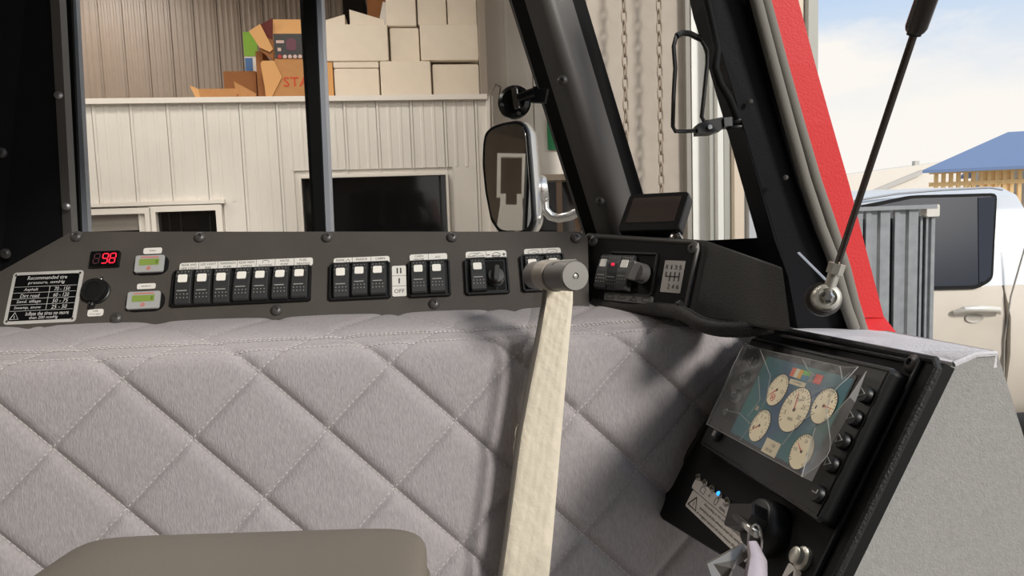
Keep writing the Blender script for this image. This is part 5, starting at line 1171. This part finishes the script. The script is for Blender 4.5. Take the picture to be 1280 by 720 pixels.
# quarter window sill + pane
QWO = P(900, 310, .95); qw = thing('quarter_window', 'clear side quarter window above a black sill', 'window', loc=QWO)
slabl(MB(), [(700, 305, 1.10), (856, 302, .97), (972, 296, .90), (1010, 425, .86), (860, 425, .90), (700, 400, 1.08)], .03, QWO).build('sill', m_navy, qw)
slabl(MB(), [(690, -90, 1.03), (858, -90, .93), (985, 320, .93), (815, 320, 1.10)], .004, QWO).build('pane', m_glass, qw)
# door pillar
APO = P(1010, 400, .80); ap = thing('door_pillar', 'black slanted door pillar with twin grey rubber seals', 'pillar', loc=APO)
poly = [(840, -190), (862, -90), (882, 0), (896, 44), (910, 95), (926, 150), (968, 300), (985, 345), (1000, 425), (1078, 425), (1062, 406), (1044, 340), (1030, 290), (985, 140), (945, 0), (922, -90), (898, -190)]
slabl(MB(), [(x, y, .74 + .06 * (y + 90) / 500) for x, y in poly], .05, APO).build('pillar_skin', m_navy, ap)
def px_tube(pts, r, o, seg=10): return MB().tube([P(*p) - o for p in pts], r, seg)
dseal = lambda y, k: .725 + k + .065 * (y + 90) / 500
sealA = [(892, -190), (918, -90), (945, 0), (966, 80), (985, 150), (1006, 225), (1026, 285), (1040, 320), (1048, 350), (1058, 385), (1068, 412)]
sealB = [(914, -190), (936, -90), (956, 0), (976, 75), (997, 150), (1020, 228), (1038, 280), (1056, 335), (1066, 375), (1076, 408), (1079, 416)]
px_tube([(x, y, dseal(y, 0)) for x, y in sealA], .0062, APO).build('door_seal', m_rub_grey, ap); px_tube([(x, y, dseal(y, .006)) for x, y in sealB], .0062, APO).build('door_seal', m_rub_grey, ap)
px_tube([(884, 0, .74), (893, 40, .735), (897, 62, .73), (894, 85, .727), (900, 104, .73), (911, 122, .735), (922, 148, .742)], .0042, APO).build('wiring_loom', m_rubber, ap)
for px, py in ((938, 127), (982, 222)):
    mt = ((-FW - RT * .3).to_track_quat('Z', 'Y')).to_matrix().to_4x4(); mt.translation = P(px, py, .76) - APO; inst(MB().lathe([(.003, 0), (.0025, .0015), (.0004, .002)], 12).mesh('screw', m_bolt), 'screw', ap, mt)
# red outer door frame
RDO = P(1090, 400, .86); rd = thing('red_body_frame', 'bright red textured outer body frame beside the open door', 'frame', loc=RDO)
_rows = [(-190, 901, 950, .79), (-90, 925, 975, .80), (0, 948, 998, .805), (80, 966, 1019, .812), (155, 985, 1040, .82), (232, 1008, 1062, .83), (310, 1040, 1082, .84), (397, 1074, 1105, .85)]
mb = MB(); nr_ = len(_rows); vs = []
for y, xa, xb, d in _rows: vs += [P(xa, y, d) - RDO, P(xb, y, d) - RDO, P(xb, y, d) - RDO + FW * .012, P(xa, y, d) - RDO + FW * .012]
mb.add(vs, [(i * 4 + k, i * 4 + (k + 1) % 4, i * 4 + 4 + (k + 1) % 4, i * 4 + 4 + k) for i in range(nr_ - 1) for k in range(4)] + [(0, 1, 2, 3), tuple(range(nr_ * 4 - 4, nr_ * 4))], None, 0, False); mb.build('frame_skin', m_red, rd)
slabl(MB(), [(1074, 399, .852), (1105, 396, .852), (1140, 440, .81), (1082, 440, .81)], .012, RDO).build('frame_foot', m_red, rd)

# ------------------------------------------------------------------ gas strut
GSO = P(1033, 372, .66); gs = thing('gas_strut', 'thin dark gas strut reaching up from steel ball joint at door sill', 'strut', loc=GSO)
top_, mid, bot = P(1172, -40, .50), P(1144, 38, .535), P(1045, 336, .65)
MB().tube([mid - GSO, mid.lerp(top_, .06) - GSO, top_ - GSO, top_.lerp(mid, -2) - GSO], [.0068, .0078, .0078, .0078], 16).build('cylinder', mat('strut_black', (58, 54, 52), .3, metal=.4), gs)
MB().tube([P(1142, 44, .537) - GSO, mid - GSO], [.0052, .0055], 12).build('rod_collar', m_black, gs)
MB().tube([mid - GSO, bot - GSO], .0029, 12).build('rod', mat('dark_chrome', (96, 88, 84), .2, metal=.9), gs)
ball = P(1033, 372, .655); jn = P(1044, 338, .65)
MB().tube([jn.lerp(ball, -.25) - GSO, jn.lerp(ball, .12) - GSO], .0078, 8).tube([jn - GSO, ball - GSO], .0052, 12).build('end_fitting', m_zinc, gs)
mt = ((-FW - RT * .25 + UP * .1).to_track_quat('Z', 'Y')).to_matrix().to_4x4(); mt.translation = ball - GSO
MB().lathe([(.011, -.012), (.0125, -.009), (.0125, .004), (.0105, .0065), (.008, .007), (.0075, .004), (.001, .004)], 24, mt).build('ball_socket', m_zinc, gs)
MB().lathe([(.006, .003), (.0058, .008), (.0035, .0095), (.001, .0095)], 6, mt, 0, False).build('ball_bolt', m_steel, gs)
MB().lathe([(.013, -.026), (.016, -.022), (.016, -.013), (.012, -.011)], 20, mt).build('stud_base', m_bolt, gs)
MB().tube([P(998, 316, .685) - GSO, P(1018, 336, .675) - GSO, P(1036, 354, .665) - GSO], .0028, 6, flat=.4).build('retaining_strip', m_alu, gs)

# ------------------------------------------------------------------ bottle cage
BCO = P(905, 155, .77); bc = thing('bottle_cage', 'black bent wire bottle cage clamped to the door pillar', 'bottle cage', loc=BCO)
wire = [(874, 163, .775), (858, 164, .76), (844, 164, .75), (841, 158, .748), (842, 120, .742), (844, 85, .738), (842, 58, .735), (845, 46, .735), (852, 41, .737), (862, 42, .745), (875, 48, .755), (884, 62, .763), (884, 80, .765), (880, 118, .768), (877, 146, .77), (880, 152, .772), (892, 152, .773), (898, 151, .774)]
MB().tube([P(*p) - BCO for p in wire], .0022, 8).tube([P(*p) - BCO for p in ((846, 45, .734), (852, 41, .736), (862, 42, .744), (876, 49, .755))], .0032, 8).build('wire_loop', mat('black_coated_wire', (34, 33, 33), .25), bc)
slabl(MB(), [(872, 155, .765), (884, 150, .765), (904, 146, .765), (905, 160, .765), (892, 165, .765), (873, 166, .765)], .02, BCO).build('clamp_block', m_black, bc)
slabl(MB(), [(905, 147, .762), (915, 146, .762), (916, 157, .762), (906, 158, .762)], .016, BCO).build('clamp_jaw', mat('charcoal_clamp', (70, 70, 70), .4), bc)
MB().tube([P(914, 152, .77) - BCO, P(936, 148, .775) - BCO], .004, 8).tube([P(909, 160, .77) - BCO, P(940, 157, .775) - BCO], .003, 6).build('mount_rod', m_black, bc)
mt = ((-FW).to_track_quat('Z', 'Y')).to_matrix().to_4x4(); mt.translation = P(887, 159, .763) - BCO; inst(MB().lathe([(.003, 0), (.0025, .002), (.0005, .0022)], 10).mesh('screw', m_steel), 'screw', bc, mt)

# ------------------------------------------------------------------ door mirror outside the glass
MRO = P(650, 240, 1.45)
mnorm = (camv(-.42, .02, -1)).normalized(); FMr = Frame(P(631, 222, 1.45), (RT - mnorm * RT.dot(mnorm)) , UP + RT * -.09)
mr = thing('door_mirror', 'tall rounded door mirror on bent chrome arm outside windshield', 'mirror', FMr)
q = [FMr.at(*p) for p in ((603.5, 178), (606, 166), (614, 158), (628, 153), (646, 150), (656, 153), (661, 164), (664, 200), (667, 240), (669, 278), (664, 291), (645, 297), (624, 292), (613, 276), (606, 240), (602.5, 205))]
mb = MB(); c_ = sum(q, V((0, 0, 0))) / len(q); pq = rounded([(p.x, p.y) for p in q], .008)
MB().prism(pq, -.012, 0.002, .004).build('mirror_rim', m_blackg, mr)
inn = [((x - c_.x) * .88 + c_.x, (y - c_.y) * .93 + c_.y) for x, y in pq]
MB().prism(inn, 0, .0035, .0008).build('mirror_glass', mat('mirror_silver', (214, 212, 206), .015, metal=1.0), mr)
mb = MB(); rings = [(1.0, -.010), (1.02, -.03), (.95, -.055), (.7, -.075), (.3, -.082)]; n = len(pq); vs = []
for k, z in rings: vs += [((x - c_.x) * k + c_.x, (y - c_.y) * k + c_.y, z) for x, y in pq]
mb.add(vs, [(a * n + i, a * n + (i + 1) % n, (a + 1) * n + (i + 1) % n, (a + 1) * n + i) for a in range(len(rings) - 1) for i in range(n)] + [tuple(range((len(rings) - 1) * n, len(rings) * n))], None, 0, True)
mb.build('back_shell', mat('chrome_shell', (206, 204, 200), .2, metal=.85), mr)
def ml(px, py, d): return FMr.loc(P(px, py, d))
m_chr = mat('chrome_shell', (206, 204, 200), .2, metal=.85)
MB().tube([ml(668, 238, 1.5), ml(677, 237, 1.5), ml(684, 236, 1.5)], [.03, .032, .026], 16).build('ball_joint', m_chr, mr)
MB().tube([ml(680, 250, 1.5), ml(681, 262, 1.5), ml(688, 270, 1.5), ml(698, 273, 1.5), ml(712, 270, 1.49), ml(730, 262, 1.48), ml(756, 255, 1.44), ml(764, 256, 1.3), ml(768, 262, 1.11)], .0095, 12).build('arm', m_chr, mr)

# ------------------------------------------------------------------ black round clamp on the corner pillar
FLt = Frame(P(643, 128, .985), camv(.96, 0, -.28), UP)
lt = thing('window_latch', 'black round window latch on the corner pillar above door mirror', 'latch', FLt)
MB().lathe([(.0001, -.012), (.018, -.011), (.022, -.006), (.0235, 0), (.0225, .004), (.017, .0065), (.0155, .004), (.0001, .003)], 28).build('disc', m_blackg, lt)
MB().prism(rrect(.009, .03, .003, 3), .002, .010, .002, T(.004, .003, 0) @ RZ(R_(8))).build('strap', m_steel, lt)
MB().tube([(.008, .004, .004), (.02, .007, .006), (.028, .009, .004)], .0075, 10).build('hub', m_blackg, lt)
for x, y in ((.004, .018), (.008, -.017), (-.016, -.004)): inst(MB().lathe([(.0028, .003), (.0025, .0085), (.0004, .009)], 10).mesh('screw', m_bolt), 'screw', lt, T(x, y, 0))
MB().prism([(.024, -.002), (.044, -.004), (.048, .014), (.026, .016)], -.004, .004, .001).build('bracket', m_black, lt)
MB().lathe([(.005, -.001), (.0052, .006), (.003, .006), (.0028, .002), (.0003, .002)], 14, T(.031, .013, 0)).build('bracket_eye', m_black, lt)

# ------------------------------------------------------------------ cab shell out of view (roof, left side, rear) that shades the inside
vc = thing('vehicle_cab', 'dark cab roof and panels around the driver', 'cab', loc=(-.4, .2, .95))
for nm, c_, d_ in (('roof_panel', (-.51, .14, 2.13), (1.08, 1.50, .03)), ('side_panel', (-1.05, .2, 1.2), (.03, 1.5, .5)), ('rear_panel', (-.40, -.62, 1.52), (1.33, .03, 1.22))):
    MB().box((c_[0] + .4, c_[1] - .2, c_[2] - .95), d_).build(nm, m_dash, vc)
# white bracket and stand added out of view so the door mirror reflects something
_v = (P(640, 236, 1) - CAM).normalized(); _h = CAM + _v * ((FMr.o - CAM).dot(FMr.n) / _v.dot(FMr.n)); _r = _v - FMr.n * 2 * _v.dot(FMr.n)
_c = _h + _r * 2.5; FBk = Frame(V((_c.x, _c.y, _c.z - 1.56)), V((-_r.y, _r.x, 0)), GZ)
bk = thing('reflection_bracket', 'white lamp bracket added out of view for the door mirror to reflect', 'bracket', FBk)
mb = MB()
for (x, y, a, b) in ((-.07, 1.62, .02, .22), (.07, 1.62, .03, .22), (0, 1.74, .16, .02), (-.045, 1.48, .03, .10), (.045, 1.48, .03, .10)): mb.box((x, y, 0), (a, b, .03))
mb.prism([(-.075, 1.36), (.075, 1.36), (.06, 1.47), (-.06, 1.47)], -.02, .02); mb.box((0, 1.345, .04), (.17, .03, .12)); mb.build('bracket_plate', m_white, bk)
_z = -FBk.o.z; MB().box((0, (1.33 + _z) / 2, 0), (.04, 1.33 - _z, .04)).box((0, _z + .02, 0), (.4, .04, .4)).build('stand', m_black, bk)
